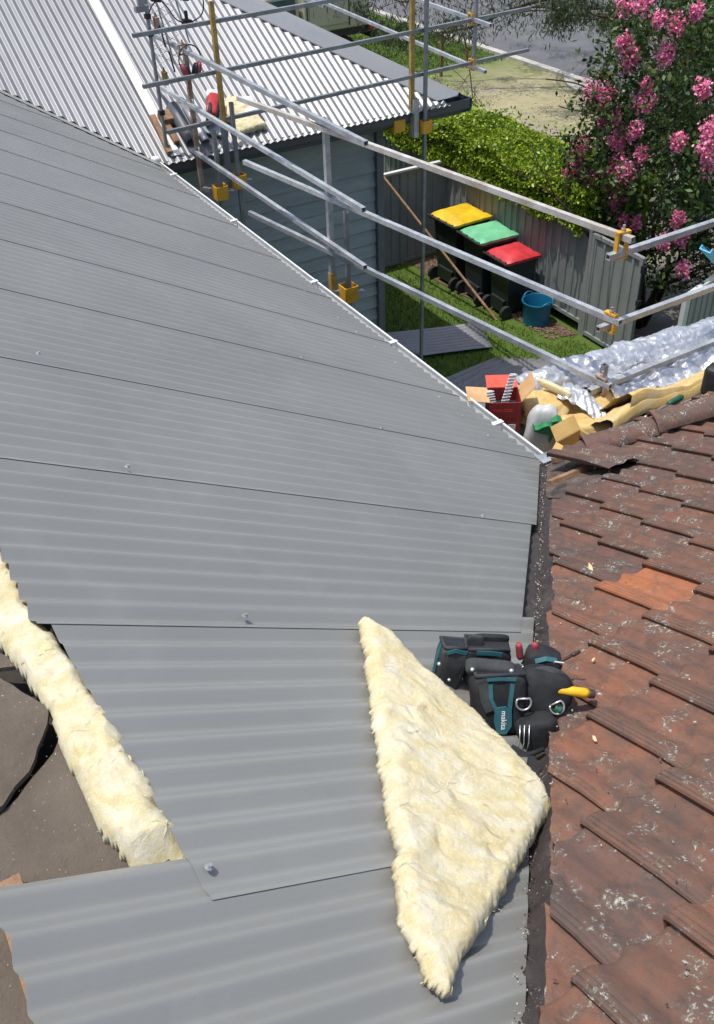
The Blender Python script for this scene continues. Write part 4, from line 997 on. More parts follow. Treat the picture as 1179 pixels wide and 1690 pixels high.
# ---- tool belt: local frame at the valley, image-right / away / up
OB = V(-1.78, -1.98, 4.69); XL = Vector((math.cos(_A), -math.sin(_A), 0)); YL = Vector((math.sin(_A), math.cos(_A), 0)); ZL = V(0, 0, 1)
RB = Matrix((XL, YL, ZL)).transposed(); OB = OB - XL * .095 - YL * .012
def lb(x, y, z): return OB + XL * x + YL * y + ZL * z
def lbt(x, y, z): return OB + (XL * x + YL * y + ZL * z) * .88
tb = thing('tool_belt', 'black and teal tool belt with pouches heaped in the valley beside the insulation', 'tool belt', OB)
def pouch(c, sz, rot, mt='belt', e=.35, open_=True, name='pouch'):
    R = RB @ Euler(rot).to_matrix(); c = lb(*c)
    def fn(p):
        k = 1 + .10 * p.z + .04 * math.sin(p.x * 5 + c.x * 9) * math.cos(p.z * 4)
        wv = .045 * fbm((p.x * 2.2 + c.x * 9, p.y * 2.2, p.z * 2.2 + c.z * 7), 1, 4); return Vector((p.x * (k + wv), p.y * (k + wv * 1.6) + .05 * math.sin(p.z * 3 + p.x * 4), p.z * (1 + wv * .6) - .05 * p.x * p.x))
    b = MB().sup((0, 0, 0), sz, e, e, None, 40, 26, fn); b.v = [tuple(R @ Vector(p) + c) for p in b.v]
    o = b.build(name, M[mt], tb, smooth=True)
    if open_:
        w, d, h = sz; b = MB(); rim = [(-w * .46, -d * .42), (w * .46, -d * .42), (w * .46, d * .42), (-w * .46, d * .42), (-w * .46, -d * .42)]
        b.sweep([R @ V(x, y, h * .49) + c for x, y in rim], .006, 6); b.build('pouch_rim', M['belt2'], o, smooth=True)
        b = MB(); b.add([R @ V(x, y, h * .502) + c for x, y in rim[:4]], [(0, 1, 2, 3)]); b.build('pouch_opening', M['black'], o)
    def loc(x, y, z): return R @ V(x * sz[0] / 2, y * sz[1] / 2, z * sz[2] / 2) + c
    return o, loc, R
def ribbon(par, pts, w, mt, nrm, name='trim_band', th=.003):
    b = MB(); pts = [Vector(p) for p in pts]; q = []
    for i, p in enumerate(pts):
        d = (pts[min(i + 1, len(pts) - 1)] - pts[max(i - 1, 0)]).normalized(); s = d.cross(nrm).normalized() * (w / 2)
        q.append([p - s, p - s + nrm * th, p + s + nrm * th, p + s, p - s])
    b.grid(q); return b.build(name, M[mt], par, smooth=False)
# back row
pA, lA, RA = pouch((-.115, .155, .065), (.085, .07, .16), (-.25, .25, .1), 'belt2')
pB, lB, RB2 = pouch((-.005, .17, .06), (.14, .085, .14), (-.2, .05, -.05), 'belt')
ribbon(pA, [lA(-.8, -1.02, .8), lA(-.2, -1.05, .93), lA(.7, -1.02, .85)], .012, 'teal', RA @ V(0, -1, 0))
ribbon(pA, [lA(-1.02, 0, .95), lA(-1.06, 0, .2), lA(-1.02, 0, -.6)], .02, 'teal', RA @ V(-1, 0, 0))
ribbon(pB, [lB(-.5, -1.04, .9), lB(0, -1.06, .92), lB(.6, -1.03, .86)], .014, 'teal', RB2 @ V(0, -1, 0))
b = MB(); b.sup(lB(-.55, -.3, 1.12), (.05, .012, .05), .5, .5, RB2); b.build('flap', M['belt2'], pB, smooth=True)
b = MB(); b.sup(lB(.2, .4, 1.05), (.11, .02, .03), .5, .5, RB2); b.build('flap', M['belt'], pB, smooth=True)
# hammer-loop bar across the middle, with studs
b = MB(); b.sup(lb(-.005, .075, .135), (.15, .05, .05), .8, .3, RB @ Euler((0, .10, -.08)).to_matrix()); bar = b.build('padded_bar', M['belt2'], tb, smooth=True)
for x in (-.062, .052):
    b = MB(); b.sup(lb(x, .050, .153 - .1 * x), (.014, .014, .012), 1, 1); b.build('stud', M['steel'], bar, smooth=True)
for x, y, z in ((-.155, .07, .145), (-.125, .055, .09)):
    b = MB(); b.sup(lb(x, y + .02, z), (.012, .012, .01), 1, 1); b.build('stud', M['steel'], pA, smooth=True)
# main front pouch
pC, lC, RC = pouch((.012, .02, .055), (.155, .09, .19), (-.45, .06, .05), 'belt')
nC = RC @ V(0, -1, 0)
for x0, xs in ((-.72, (-.78, -.7, -.5)), (-.45, (-.42, -.38, -.15)), (.35, (.42, .36, .32))):
    ribbon(pC, [lC(xs[0], -1.06, .75), lC(xs[1], -1.09, .25), lC(xs[2], -1.09, -.15)], .013, 'belt2' if x0 == -.72 else 'teal', nC)
ribbon(pC, [lC(-.62, -1.07, .8), lC(-.58, -1.1, .3), lC(-.35, -1.1, -.1)], .018, 'belt2', nC)
ribbon(pC, [lC(-.55, -1.06, .9), lC(0, -1.1, .92), lC(.55, -1.06, .88)], .010, 'teal', nC)
b = MB(); pts = [(-.22, .0), (.18, .04), (.40, -.15), (.42, -.6), (.22, -.86), (-.12, -.86), (-.26, -.45)]
b.prism([lC(x, -1.11, z) for x, z in pts], nC * .006); lab = fix(b.build('label_patch', M['teal'], pC))
cu = bpy.data.curves.new('brand_text', 'FONT'); cu.body = 'makita'; cu.size = .022; cu.align_x = 'CENTER'; cu.align_y = 'CENTER'; cu.extrude = .0006
to = bpy.data.objects.new('tmp_text', cu); COL.objects.link(to); bpy.context.view_layer.update()
me = bpy.data.meshes.new_from_object(to.evaluated_get(bpy.context.evaluated_depsgraph_get())); bpy.data.objects.remove(to)
ex_, ey_ = RC @ V(0, 0, -1), RC @ V(1, 0, 0)      # text runs down the patch
mt4 = Matrix((ex_, ey_, nC)).transposed().to_4x4(); mt4.translation = lC(.10, -1.11, -.40) + nC * .0072 - OB
me.transform(mt4); me.materials.append(M['white_paint']); o = bpy.data.objects.new('lettering', me); COL.objects.link(o); o.parent = lab
def dring(par, c, nrm, r, upv):
    b = MB(); x, y, d = basis(nrm, upv); pts = [Vector(c) + x * (r * math.cos(a)) + y * (r * math.sin(a)) for a in np.linspace(-2.2, 2.2, 17)]
    pts.append(pts[0]); b.sweep(pts, .0032, 8); return b.build('ring', M['steel'], par, smooth=True)
dring(pC, lC(.86, -1.12, .12), nC, .022, RC @ V(1, 0, 0))
pE, lE, RE = pouch((.075, .015, .02), (.06, .07, .15), (-.4, -.1, .15), 'belt', .4, False, 'side_panel')
# right domed pouch
pD, lD, RD = pouch((.155, .055, .045), (.16, .11, .15), (-.55, .25, -.15), 'belt', .62, False, 'domed_pouch')
nD = (RD @ V(0, -1, .1)).normalized()
ribbon(pD, [lD(math.cos(a) * .86, -.30 - .15 * math.sin(a), .15 + math.sin(a) * .86) for a in np.linspace(2.7, .1, 12)], .022, 'belt2', (RD @ V(0, -.75, .65)).normalized())
ribbon(pD, [lD(math.cos(a) * .78, -.62 - .1 * math.sin(a), .10 + math.sin(a) * .68) for a in np.linspace(2.2, .2, 10)], .012, 'teal', (RD @ V(0, -.8, .6)).normalized())
dring(pD, lD(.45, -1.02, -.25), nD, .021, RD @ V(.6, 0, .5)); ribbon(pD, [lD(.45, -1.03, -.15), lD(.75, -.9, -.3)], .012, 'belt2', nD)
pF, lF, RF = pouch((.165, .16, .05), (.11, .08, .11), (-.2, .3, -.2), 'belt', .5, False, 'back_pouch')
ribbon(pF, [lF(-.6, -1.0, .55), lF(-.1, -.9, .9), lF(.5, -.8, .95)], .014, 'teal', (RF @ V(0, -.7, .7)).normalized())
b = MB(); b.box(lF(.62, -.75, .72), (.03, .004, .032), RF @ Euler((.5, 0, .3)).to_matrix()); b.build('label_tag', M['cap'], pF)
# hanging lower straps and side pocket
pG, lG, RG = pouch((.125, -.05, -.02), (.12, .08, .13), (-.3, -.1, .2), 'belt', .45, False, 'lower_pouch')
for x, l in ((.065, .07), (.078, .085), (.092, .075)):
    b = MB(); b.sweep([lb(x, -.075, .055), lb(x - .003, -.105, .055 - l * .5), lb(x - .012, -.12, .05 - l)], .0018, 5); b.build('wire_hook', M['steel'], tb, smooth=True)
b = MB(); b.sweep([lb(.055, -.13, -.005), lb(.09, -.135, .0), lb(.13, -.12, .0)], .008, 6); b.build('belt_strap', M['belt'], tb, smooth=True)
ribbon(tb, [lb(.03, -.12, .0), lb(.08, -.16, -.005), lb(.11, -.19, -.01)], .045, 'belt', ZL, 'belt_webbing', .006)
ribbon(tb, [lb(.14, -.035, .045), lb(.155, -.055, .02)], .004, 'steel', YL * -1, 'blade_edge')
# hand tools held in the belt
def tool(name, label, cat, parts):
    c = parts[0][1]; t = thing(name, label, cat, c)
    for nm, p0, p1, r0, r1, mt in parts:
        b = MB(); p0, p1 = Vector(p0), Vector(p1); m = 8
        b.sweep([p0.lerp(p1, k / m) for k in range(m + 1)], [(r0 + (r1 - r0) * k / m) * (.75 if k in (0, m) else 1) for k in range(m + 1)], 12); b.build(nm, M[mt], t, smooth=True)
    return t
tb.scale = (.88, .88, .88)
tool('hand_trowel', 'tool with a thick yellow handle sticking out of the belt over the tiles', 'hand tool', [('handle', lbt(0.180, .03, .085), lbt(0.280, .02, .072), .012, .0135, 'yellowgrip'), ('end_cap', lbt(0.278, .02, .072), lbt(0.298, .018, .069), .0130, .011, 'rod'), ('ferrule', lbt(0.125, .04, .09), lbt(0.182, .03, .085), .006, .009, 'steel')])
tool('pry_bar', 'thin brown steel bar poking up from the belt towards the tiles', 'hand tool', [('shaft', lbt(0.135, .10, .07), lbt(0.263, .165, .085), .0045, .0045, 'rod'), ('tip', lbt(0.257, .162, .084), lbt(0.283, .175, .087), .0065, .0055, 'rod')])
t = tool('pliers', 'pliers with two dull red grips standing in the belt', 'pliers', [('grip', lbt(.10, .16, .08), lbt(.092, .17, .135), .010, .009, 'redgrip'), ('grip', lbt(.148, .165, .08), lbt(.142, .175, .13), .010, .009, 'redgrip'), ('jaw', lbt(.105, .155, .04), lbt(.14, .155, .05), .012, .01, 'steel')])
tool('snips', 'green handled snips lying under the yellow handled tool', 'hand tool', [('handle', lbt(0.180, .055, .07), lbt(0.210, .07, .065), .013, .012, 'greengrip'), ('handle', lbt(0.180, .0, .04), lbt(0.200, -.012, .035), .013, .012, 'greengrip'), ('shaft', lbt(0.155, .03, .06), lbt(0.225, .06, .05), .008, .006, 'greengrip')])

# ---- chips and offcuts on the tiles
chips = [((976, 941), .075, 'long pale timber sliver lying above the orange tile'), ((980, 1090), .018, 'square pale chip on the tiles just beyond the tool belt'), ((1126, 1286), .032, 'pale wedge shaped chip on a tile edge near the right side'), ((982, 1220), .02, 'small pale chip below the yellow handled tool')]
def ray_tile(px, py, h):
    d = FW + RT * ((px - 589.5) / 1613) - UP * ((py - 845) / 1613); nn = Vector((0, ST, CT)); return CAM + d * ((nn.dot(V(0, 0, EZ) - CAM) + h) / nn.dot(d))
for (px, py), L, lab in chips:
    p = ray_tile(px, py, .045); b = MB(); R = Euler((-TT * .9, 0, .3 + rng.random())).to_matrix()
    b.prism([p + R @ V(-L / 2, -L * .04 - .002, 0), p + R @ V(L * .2, -L * .06 - .003, 0), p + R @ V(L / 2, 0, 0), p + R @ V(L * .1, L * .05 + .003, 0), p + R @ V(-L * .4, L * .03 + .002, 0)], R @ V(0, 0, .004))
    setp(fix(b.build('timber_chip', M['raw_timber'])), lab, 'wood chip', 'timber chips on the tiles')
b = MB(); b2 = MB()
for k in range(420):
    u = rng.uniform(.3, 3.3); x = rng.uniform(-.806 * u + .03, -.806 * u + 1.3); p = tp(x, u, rng.uniform(.034, .046)); s = rng.uniform(.0012, .0038)
    (b if rng.random() < .6 else b2).box(p, (s * rng.uniform(1, 2.4), s, s * .5), Euler((-TT, 0, rng.random() * 6)).to_matrix())
b.build('roof_grit', M['kerb'], kind='stuff'); b2.build('roof_crumbs', M['mortar'], kind='stuff')
b = MB()
for k in range(420):
    x = rng.uniform(-3.3, -2.9); y = rng.uniform(-2.35, -1.5); p = fs(x, y, .0); s = rng.uniform(.0004, .0009) * (1.7 if rng.random() < .1 else 1); b.box(p, (s * 3, s, s * .6), Euler((0, 0, rng.random() * 6)).to_matrix())
b.build('seed_husks', M['kerb'], kind='stuff')

# ---- loose ridge tiles and lifted tile near the eave
def ridge_tile(p0, p1, r, label):
    p0, p1 = Vector(p0), Vector(p1); x, y, d = basis(p1 - p0); o_ = thing('ridge_tile', label, 'ridge tile', p0, 'loose ridge tiles by the eave'); L = (p1 - p0).length; b = MB(); q = []
    for s, k in ((0, 1.12), (.06, 1.12), (.065, 1.0), (.5, .98), (1, .96)):
        q.append([p0 + d * (L * s) + x * (math.cos(a) * r * k) + y * (math.sin(a) * r * k * .85) for a in np.linspace(.15, PI - .15, 13)])
    for s, k in ((1, .84), (.5, .85), (0, .9)):
        q.append([p0 + d * (L * s) + x * (math.cos(a) * r * k) + y * (math.sin(a) * r * k * .85) for a in np.linspace(.15, PI - .15, 13)])
    q.append(q[0]); b.grid(q); fix(b.build('shell', M['tile_old'], o_, smooth='auto')); return o_
ridge_tile((.05, -.22, 3.825), (.43, -.37, 3.905), .070, 'loose old ridge tile lying along the eave nearest the gutter corner')
ridge_tile((.39, -.34, 3.91), (.90, -.54, 4.02), .078, 'loose old ridge tile farther right along the eave, overlapping the other one')
o = bpy.data.objects.new('loose_tile', tile_mesh_old); COL.objects.link(o); o.location = (-.165, -.215, 3.812); o.rotation_euler = (.05, .03, .10)
setp(o, 'lifted dark roof tile lying askew beside the gutter corner', 'roof tile')

# ---- goods on the scaffold deck
def open_box(c, sx, sy, sz, rz, mt_out, name, label, flaps, mt_in='card'):
    t = thing(name, label, 'box', c); R = Matrix.Rotation(rz, 3, 'Z'); c = Vector(c); th = .005
    def L(x, y, z): return c + R @ V(x, y, z)
    for (cx_, cy_, w, d) in ((-sx / 2, 0, th, sy), (sx / 2, 0, th, sy), (0, -sy / 2, sx - th, th), (0, sy / 2, sx - th, th)):
        b = MB(); b.box(L(cx_, cy_, sz / 2), (w, d, sz), R); b.build('side', M[mt_out], t)
    b = MB(); b.box(L(0, 0, .004), (sx - .01, sy - .01, .006), R); b.build('base', M[mt_in], t)
    for side, ang, mt, ln in flaps:
        ax = {'-x': (-sx / 2, 0), '+x': (sx / 2, 0), '-y': (0, -sy / 2), '+y': (0, sy / 2)}[side]; n = {'-x': V(-1, 0, 0), '+x': V(1, 0, 0), '-y': V(0, -1, 0), '+y': V(0, 1, 0)}[side]
        e = V(0, sy / 2, 0) if 'x' in side else V(sx / 2, 0, 0); d = n * math.cos(ang) + V(0, 0, 1) * math.sin(ang)
        pts = [V(*ax, sz) - e, V(*ax, sz) + e, V(*ax, sz) + e * .97 + d * ln, V(*ax, sz) - e * .97 + d * ln]
        b = MB(); b.prism([c + R @ p for p in pts], (0, 0, .004)); fix(b.build('flap', M[mt], t))
    return t, L, R
b = None
BX = V(.225, .66, 3.272)
t, LB, RBX = open_box(BX, .185, .17, .36, math.radians(-30), 'red_card', 'nail_box', 'open red cardboard nail box with flaps up beyond the gutter', [('-x', .1, 'card', .13), ('+x', .95, 'card', .13), ('+y', .12, 'orange_card', .12)])
b = MB(); b.box(LB(0, 0, .27), (.172, .158, .01), RBX); b.build('box_shade', M['black'], t)  # black sheet put in as the shade inside the open box
cu = bpy.data.curves.new('box_text', 'FONT'); cu.body = 'PASLODE'; cu.size = .027; cu.extrude = .0004
to = bpy.data.objects.new('tmp_text', cu); COL.objects.link(to); bpy.context.view_layer.update()
me = bpy.data.meshes.new_from_object(to.evaluated_get(bpy.context.evaluated_depsgraph_get())); bpy.data.objects.remove(to)
ex_ = RBX @ V(1, 0, 0); nn = RBX @ V(0, -1, 0); mt4 = Matrix((ex_, V(0, 0, 1), nn)).transposed().to_4x4(); mt4.translation = LB(-.07, -.0905, .30) - BX; me.transform(mt4); me.materials.append(M['orange_card'])
o = bpy.data.objects.new('lettering', me); COL.objects.link(o); o.parent = t
b = MB(); b.box(LB(.045, -.0895, .17), (.045, .002, .08), RBX); b.build('sticker', M['cap'], t)
for k, (x, y, z0, x2, z1, lab) in enumerate([(.0, .02, .26, .05, .48, 'taller white nail strip standing in the red box'), (-.05, -.03, .22, -.09, .40, 'shorter white nail strip leaning in the red box')]):
    b = MB(); p0, p1 = LB(x, y, z0), LB(x2, y + .02, z1); R = Matrix((RBX @ V(1, 0, 0), RBX @ V(0, 1, 0), (p1 - p0).normalized())).transposed()
    b.box((p0 + p1) / 2, (.034, .008, (p1 - p0).length), R)
    for i in range(11): b.cyl(p0.lerp(p1, (i + .5) / 11) + R @ V(-.022, -.006, 0), p0.lerp(p1, (i + .5) / 11) + R @ V(.026, -.006, .006), .0045, n=6)
    setp(b.build('nail_strip', M['nail']), lab, 'nail strip', 'nail strips in the red box')
# white cement bag with a green leaping kangaroo
BG = V(.33, .42, 3.272); t = thing('cement_bag', 'white woven bag with a green kangaroo print standing between the boxes', 'bag', BG)
RG_ = Matrix.Rotation(math.radians(-33), 3, 'Z') @ Euler((.12, .05, 0)).to_matrix()
def bagf(p): return Vector((p.x * (1 - .22 * max(0, p.z) ** 2) + .04 * math.sin(p.z * 6 + p.y * 3), p.y * (1 - .35 * max(0, p.z) ** 2), p.z + .03 * math.sin(p.x * 7)))
b = MB().sup(BG + V(0, 0, .19), (.19, .14, .39), .45, .5, RG_, 30, 22, bagf); b.build('sack', M['white_bag'], t, smooth=True)
roo = [(-.105, .055), (-.085, .04), (-.06, .045), (-.03, .065), (.0, .075), (.03, .07), (.05, .045), (.058, .01), (.045, -.03), (.03, -.055), (.035, -.03), (.025, .0), (.0, .015), (-.03, .015), (-.06, .02), (-.085, .03)]
b = MB(); b.prism([BG + RG_ @ V(x * .8, -.078, z + .25) for x, z in roo], RG_ @ V(0, .05, 0)); fix(b.build('kangaroo_print', M['green_print'], t))
roo2 = [(.0, .0), (.03, .01), (.055, .0), (.07, -.03), (.06, -.06), (.045, -.035), (.02, -.02)]
b = MB(); b.prism([BG + RG_ @ V(x + .02, -.066, z + .345) for x, z in roo2], RG_ @ V(0, .06, 0)); fix(b.build('kangaroo_print', M['green_print'], t))
t, LB2, R2_ = open_box(V(.345, .135, 3.272), .20, .13, .29, math.radians(8), 'card_y', 'cardboard_box', 'small yellowish cardboard box with an open flap tucked in the gutter corner', [('-x', -.9, 'card_y', .10), ('+y', .9, 'card_y', .09)], 'card_y')
# foil faced insulation blanket: roll outside the rail, wool folds up to the tile gutter
def blanket():
    t = thing('foil_blanket', 'silver foil and yellow wool insulation blanket bundled along the scaffold deck', 'insulation', (1.4, .5, 3.21))
    def roll(x, a, r):
        n = .022 * fbm((x * 5, math.cos(a) * 2.2, math.sin(a) * 2.2), 1, 4) + .010 * fbm((x * 22, math.cos(a) * 5, math.sin(a) * 5), 1, 3) - .016 * abs(fbm((x * 6, math.cos(a) * 3, math.sin(a) * 3 + 5), 1, 3)) - .013 * abs(fbm((x * 22, math.cos(a) * 9, math.sin(a) * 7 + 5), 1, 3))
        k = r + n; cy, cz = .79 + .03 * math.sin(x * 1.7), 3.44 + .02 * math.sin(x * 2.3)
        return V(x, cy + k * math.cos(a), max(cz + k * math.sin(a), 3.274))
    b = MB(); b.grid([[roll(x, a, .125) for a in np.linspace(0, 2 * PI, 40)] for x in np.linspace(.42, 3.7, 190)]); b.build('foil_roll', M['foil'], t, smooth=True)
    b = MB(); b.grid([[roll(.43 + .02 * (i % 3) - .012 * i, a, .15 - .018 * i) for a in np.linspace(0, 2 * PI, 30)] for i in range(8)]); b.build('wool_core', M['wool_y'], t, smooth=True)
    # wool: undulating sheet from the gutter lip over to the roll
    def wool(x, s, off=0):
        y = .055 + s * .66; z = 3.655 - .20 * s - .03 * math.sin(s * PI) + .05 * math.sin(s * 9 + x * 1.1) * (1 - s * .4) + .045 * fbm((x * 2.2, s * 2.5, 4), 1, 3) + .018 * fbm((x * 9, s * 7, 6), 1, 3)
        if x < .62: z -= (.62 - x) * .35
        z = min(z, 3.585) if s > .52 else z
        return V(x + .05 * math.sin(s * 3 + x), y, z + off)
    for nm, x0, x1, s0, s1, off, mt in (('wool_layer', .50, 3.7, .0, 1.0, .0, 'wool_y'), ('wool_fold', .62, 3.7, .02, .42, .055, 'wool_y')):
        q = []
        for x in np.linspace(x0, x1, 150):
            r = [wool(x, s, off + (.03 * math.sin(x * 4) if off else 0)) for s in np.linspace(s0, s1, 34)]
            q.append([r[0] + V(0, .0, -.09)] + r + [r[-1] + V(0, 0, -.10)])
        b = MB().grid(q); b.build(nm, M[mt], t, smooth=True)
    def flapedge(x): return .47 + .10 * fbm((x * 3.5, 2, 1), 1, 4) + .05 * math.sin(x * 3)
    q = []
    for x in np.linspace(.86, 3.7, 170):
        e = flapedge(x); q.append([wool(x, e + (1.0 - e) * k, .016 + .014 * fbm((x * 12, k * 6, 3), 1, 4) + - .02 * abs(fbm((x * 14, k * 9, 7), 1, 3)) - .012 * abs(fbm((x * 40, k * 18, 7), 1, 2)) + .012) for k in np.linspace(0, 1, 26)])
    b = MB().grid(q); o = b.build('foil_flap', M['foil'], t, smooth=True); m = o.modifiers.new('gauge', 'SOLIDIFY'); m.thickness = .002
    # torn front end: wool lump and a crumpled foil tongue hanging towards the boxes
    b = MB().sup((.52, .60, 3.46), (.36, .30, .20), .8, .8, Matrix.Rotation(.3, 3, 'Z'), 36, 22, lambda p: p * (1 + .16 * fbm(p * 2.4, 1, 4) + .05 * fbm(p * 8, 1, 3))); b.build('wool_lump', M['wool_y'], t, smooth=True)
    b = MB().sup((.60, .30, 3.46), (.42, .22, .16), .8, .8, Matrix.Rotation(-.5, 3, 'Z'), 36, 22, lambda p: p * (1 + .18 * fbm(p * 2.2 + V(3, 0, 0), 1, 4) + .05 * fbm(p * 8, 1, 3))); b.build('wool_lump', M['wool_y'], t, smooth=True)
    q = []
    for s in np.linspace(0, 1, 40):
        c = V(.62 + .06 * s, .60 - .42 * s, 3.565 - .03 * s + .03 * math.sin(s * 5)); r = []
        for k in np.linspace(-1, 1, 18): r.append(c + V(.085 * k * (1 - .35 * s), .05 * k, .03 * (1 - k * k) + .014 * fbm((s * 8, k * 4, 2), 1, 4) + .008 * math.sin(s * 40 + k * 6)))
        q.append(r)
    b = MB().grid(q); o = b.build('foil_tongue', M['foil'], t, smooth=True); m = o.modifiers.new('gauge', 'SOLIDIFY'); m.thickness = .002
    b = MB().sup((.56, .60, 3.60), (.035, .26, .05), .7, .7, Matrix.Rotation(.2, 3, 'Z'), 20, 12, lambda p: p * (1 + .15 * fbm(p * 3, 1, 3))); b.build('wool_end', M['wool'], t, smooth=True)
blanket()
# job-site radio at the right edge of the tiles
t = thing('site_radio', 'red and black jobsite radio standing on the tiles at the eave', 'radio', (1.25, -.04, 3.70)); RR = Euler((0, 0, .25)).to_matrix()
b = MB().box((1.25, -.06, 3.79), (.30, .16, .19), RR); bevel(b.build('case', M['black'], t), .03, 3)
b = MB().box((1.25, -.06, 3.895), (.20, .10, .035), RR); bevel(b.build('red_top', M['red_plastic'], t), .012, 2)
b = MB().box((1.235, -.145, 3.845), (.22, .014, .05), RR); bevel(b.build('red_band', M['red_plastic'], t), .004)
b = MB().box((1.25, -.145, 3.765), (.18, .012, .09), RR); bevel(b.build('grille', M['belt2'], t), .004)
b = MB(); b.sweep([V(1.13, -.09, 3.87), V(1.13, -.09, 3.93), V(1.17, -.08, 3.95), V(1.33, -.04, 3.95), V(1.37, -.03, 3.92), V(1.37, -.03, 3.86)], .012, 8); b.build('handle', M['black'], t, smooth=True)
tool('screwdriver', 'green handled screwdriver lying on the tile gutter near the radio', 'hand tool', [('handle', (.90, .02, 3.675), (1.02, .03, 3.68), .017, .019, 'greengrip'), ('shaft', (.70, .0, 3.668), (.90, .02, 3.675), .005, .005, 'steel')])
b = MB().box((1.02, -.12, 3.72), (.55, .06, .04), Euler((0, -.03, .12)).to_matrix()); setp(b.build('timber_batten', M['timber']), 'short weathered batten lying along the eave below the radio', 'batten')
b = MB().box((1.30, -.21, 3.80), (.36, .07, .06), Euler((0, 0, -.1)).to_matrix()); setp(b.build('timber_block', M['timber']), 'broken dark timber block on the tiles under the radio', 'timber')
# sky-blue channel leaning on the outer rail
b = MB(); p0, p1 = V(1.79, .72, 4.13), V(2.55, .74, 3.48); R0 = (p1 - p0).normalized(); x, y, d = basis(R0)
prof_ = [(-.045, 0), (-.045, .03), (-.038, .03), (-.038, .007), (.038, .007), (.038, .03), (.045, .03), (.045, 0)]
p1 = p0 + R0 * 3.9; p1 = p0 + R0 * ((p0.z - .02) / -R0.z)
b.prism([p0 + x * a + y * c for a, c in prof_], p1 - p0); setp(fix(b.build('plastic_channel', M['sky_blue'])), 'sky blue plastic channel leaning against the scaffold at the right edge', 'channel')

# ---- things at the far gutter corner
t = thing('tv_antenna', 'TV antenna mast with wire grid and looped cable at the far gutter corner', 'antenna', (.15, 5.80, 3.45))
b = MB().cyl((.15, 5.80, 3.42), (.15, 5.80, 5.6), .018, n=10); b.build('mast', M['galv_dull'], t, smooth='auto')
b = MB(); b.sweep([V(.15, 5.80, 3.5), V(.15, 5.80, 3.44), V(.10, 5.80, 3.40), V(-.05, 5.80, 3.40)], .018, 8); b.build('mast_foot', M['galv_dull'], t, smooth=True)
for z in (4.86, 4.72, 4.05): b = MB().box((.15, 5.80, z), (.05, .05, .04)); b.build('mast_clip', M['black'], t)
b = MB().box((.10, 5.78, 4.93), (.12, .05, .05)); b.box((.09, 5.76, 4.98), (.05, .04, .06)); b.build('mast_bracket', M['galv_dull'], t)
for i, (xa, xb) in enumerate(((.25, .36), (.42, .53))):
    b = MB().cyl((xa, 5.88, 5.1), (xa + .12, 5.88, 4.42 if i == 0 else 4.58), .008, n=6); b.build('boom', M['galv'], t)
b = MB()
for k in range(9):
    z = 4.42 + k * .07; b.cyl((.19, 5.9, z), (.46, 5.9, z + .10), .0028, n=5); b.cyl((.19, 5.9, z + .12), (.44, 5.9, z - .03), .0022, n=5)
b.build('wire_grid', M['galv'], t)
for p in ((.27, 5.86, 4.98), (.53, 5.86, 4.96), (.53, 5.86, 4.75)):
    b = MB().box(p, (.09, .05, .06), Euler((0, .2, 0)).to_matrix()); b.box(Vector(p) + V(0, 0, .06), (.03, .03, .08)); bevel(b.build('dipole_box', M['black'], t), .008)
for pts in ([(.27, 5.86, 4.96), (.20, 5.85, 4.90), (.155, 5.83, 4.78), (.15, 5.82, 4.6)], [(.29, 5.86, 4.98), (.36, 5.85, 4.90), (.42, 5.85, 4.80), (.50, 5.86, 4.75)], [(.55, 5.86, 4.98), (.66, 5.86, 4.98), (.71, 5.86, 4.91), (.68, 5.86, 4.80), (.58, 5.86, 4.75)]):
    P3 = [Vector(p) for p in pts]; sm = []
    for i in range(len(P3) - 1):
        a, b0, c0, d0 = P3[max(i - 1, 0)], P3[i], P3[i + 1], P3[min(i + 2, len(P3) - 1)]
        for s in np.linspace(0, 1, 6)[:-1]: sm.append(.5 * ((2 * b0) + (c0 - a) * s + (2 * a - 5 * b0 + 4 * c0 - d0) * s * s + (3 * b0 - a - 3 * c0 + d0) * s ** 3))
    sm.append(P3[-1]); b = MB(); b.sweep(sm, .006, 6); b.build('cable', M['black'], t, smooth=True)
for dz in (0, .22): 
    b = MB().cyl((.24 + dz * .25, 5.78, 4.78 - dz), (.27 + dz * .25, 5.78, 4.60 - dz), .008, n=6); b.build('black_rod', M['black'], t)
# earmuffs hanging on the rusty standard
EM = V(.40, 5.58, 4.46); t = thing('earmuffs', 'red and black earmuffs hanging on the rusty scaffold post', 'earmuffs', EM)
b = MB(); b.sweep([EM + V(.105 * math.cos(a), -.02, .06 + .12 * math.sin(a)) for a in np.linspace(-.35, PI + .35, 20)], .006, 6); b.build('headband', M['black'], t, smooth=True)
for s in (-1, 1):
    R = Euler((0, s * .35, 0)).to_matrix(); b = MB().sup(EM + V(s * .065, -.02, -.03), (.05, .09, .13), .8, .8, R); b.build('cup', M['redgrip'], t, smooth=True)
    b = MB().sup(EM + V(s * .035, -.02, -.03), (.04, .085, .12), .8, .8, R); b.build('cushion', M['black'], t, smooth=True)
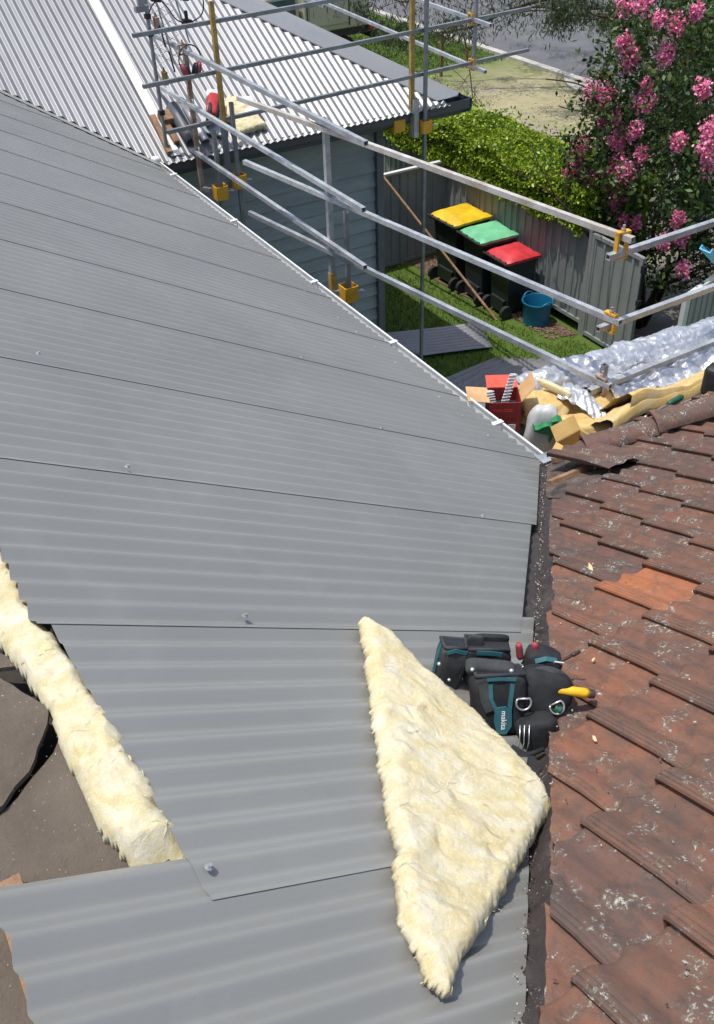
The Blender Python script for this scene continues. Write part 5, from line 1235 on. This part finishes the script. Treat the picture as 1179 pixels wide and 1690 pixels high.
# offcuts and tools on the back roof edge
for k, (x, y, L, mt, rz, lab) in enumerate([(.17, 5.98, .48, 'timber', -.05, 'brown timber offcut lying down the back roof beside the antenna mast'), (.27, 6.02, .36, 'timber', .02, 'shorter brown timber offcut between the mast and the first offcut')]):
    R = Matrix.Rotation(math.radians(29), 3, 'X') @ Matrix.Rotation(rz, 3, 'Z'); b = MB().box(r2(x, y, .04), (.055, L, .045), R); setp(b.build('timber_offcut', M[mt]), lab, 'timber offcut', 'timber offcuts on the back roof')
b = MB().box(r2(.33, 6.13, .06), (.20, .14, .08), Matrix.Rotation(math.radians(25), 3, 'X')); setp(bevel(b.build('timber_crate', M['timber']), .006), 'small brown timber box on the back roof behind the mast', 'crate')
b = MB(); q = []
for x0, z in [(.0, 0)]:
    for t_ in np.linspace(0, 1, 4): q.append([r2(.40, 5.80 + .42 * t_, .075) + V(.065 * math.cos(a), 0, 0) + Vector((0, -.48, .87)) * (.065 * math.sin(a)) for a in np.linspace(-.6, 2 * PI - 1.1, 24)])
b.grid(q); o = b.build('downpipe', M['dark_steel'], smooth=True); m = o.modifiers.new('gauge', 'SOLIDIFY'); m.thickness = .003; setp(o, 'dark grey rolled steel pipe lying on the back roof gutter edge', 'pipe')
b = MB(); q = [[r2(.54, 5.80 + .45 * s, .05) + V(.04 * math.cos(a), 0, 0) + Vector((0, -.48, .87)) * (.04 * math.sin(a)) for a in np.linspace(0, 2 * PI, 18)] for s in np.linspace(0, 1, 3)]
b.grid(q); setp(b.build('downpipe', M['galv'], smooth=True), 'shiny narrow steel pipe beside the dark rolled pipe on the back roof', 'pipe')
SW = r2(.74, 6.02, .10); t = thing('drop_saw', 'red, white and black power saw resting on the back roof gutter edge', 'power saw', SW); R = Matrix.Rotation(math.radians(29), 3, 'X') @ Matrix.Rotation(-.5, 3, 'Z')
b = MB().sup(SW + V(0, .02, .08), (.13, .30, .13), .5, .5, R); b.build('motor_body', M['red_plastic'], t, smooth=True)
b = MB().cyl(SW + R @ V(-.07, -.04, .03), SW + R @ V(-.045, -.04, .03), .115, n=28); b.build('blade_guard', M['black'], t, smooth='auto')
b = MB().cyl(SW + R @ V(-.08, -.04, .03), SW + R @ V(-.076, -.04, .03), .095, n=28); b.build('blade', M['steel'], t, smooth='auto')
b = MB(); b.box(SW + R @ V(0, -.02, -.06), (.24, .34, .025), R); bevel(b.build('base_plate', M['galv'], t), .006)
b = MB(); b.sweep([SW + R @ V(.0, -.16, .08), SW + R @ V(.02, -.20, .16), SW + R @ V(.03, -.05, .22), SW + R @ V(.02, .10, .16)], .018, 8); b.build('handle', M['black'], t, smooth=True)
b = MB().sup(SW + R @ V(-.03, .18, .06), (.16, .12, .11), .5, .5, R); b.build('battery', M['cap'], t, smooth=True)
WB = [(.88, 5.80), (1.22, 5.84), (1.16, 6.12), (1.02, 6.28), (.86, 6.10)]
batt('insulation_offcut', 'small cream insulation offcut on the back roof edge beside the power saw', WB, .012, .075, lambda x, y, h: r2(x, y, h), 'wool', 15, .012, .02, 100, .03, .5, 40)
b = MB(); q = [[r2(1.0 + .24 * i / 8, 5.98 + .2 * j / 8, .085 + .02 * fbm((i * .5, j * .5, 2)) - .002 * (i - 4) ** 2 * .6) for j in range(9)] for i in range(9)]
o = MB().grid(q).build('plastic_bag', M['white_paint'], smooth=True); o.modifiers.new('gauge', 'SOLIDIFY').thickness = .002; setp(o, 'crumpled white plastic sheet lying over the cream insulation offcut', 'plastic sheet')
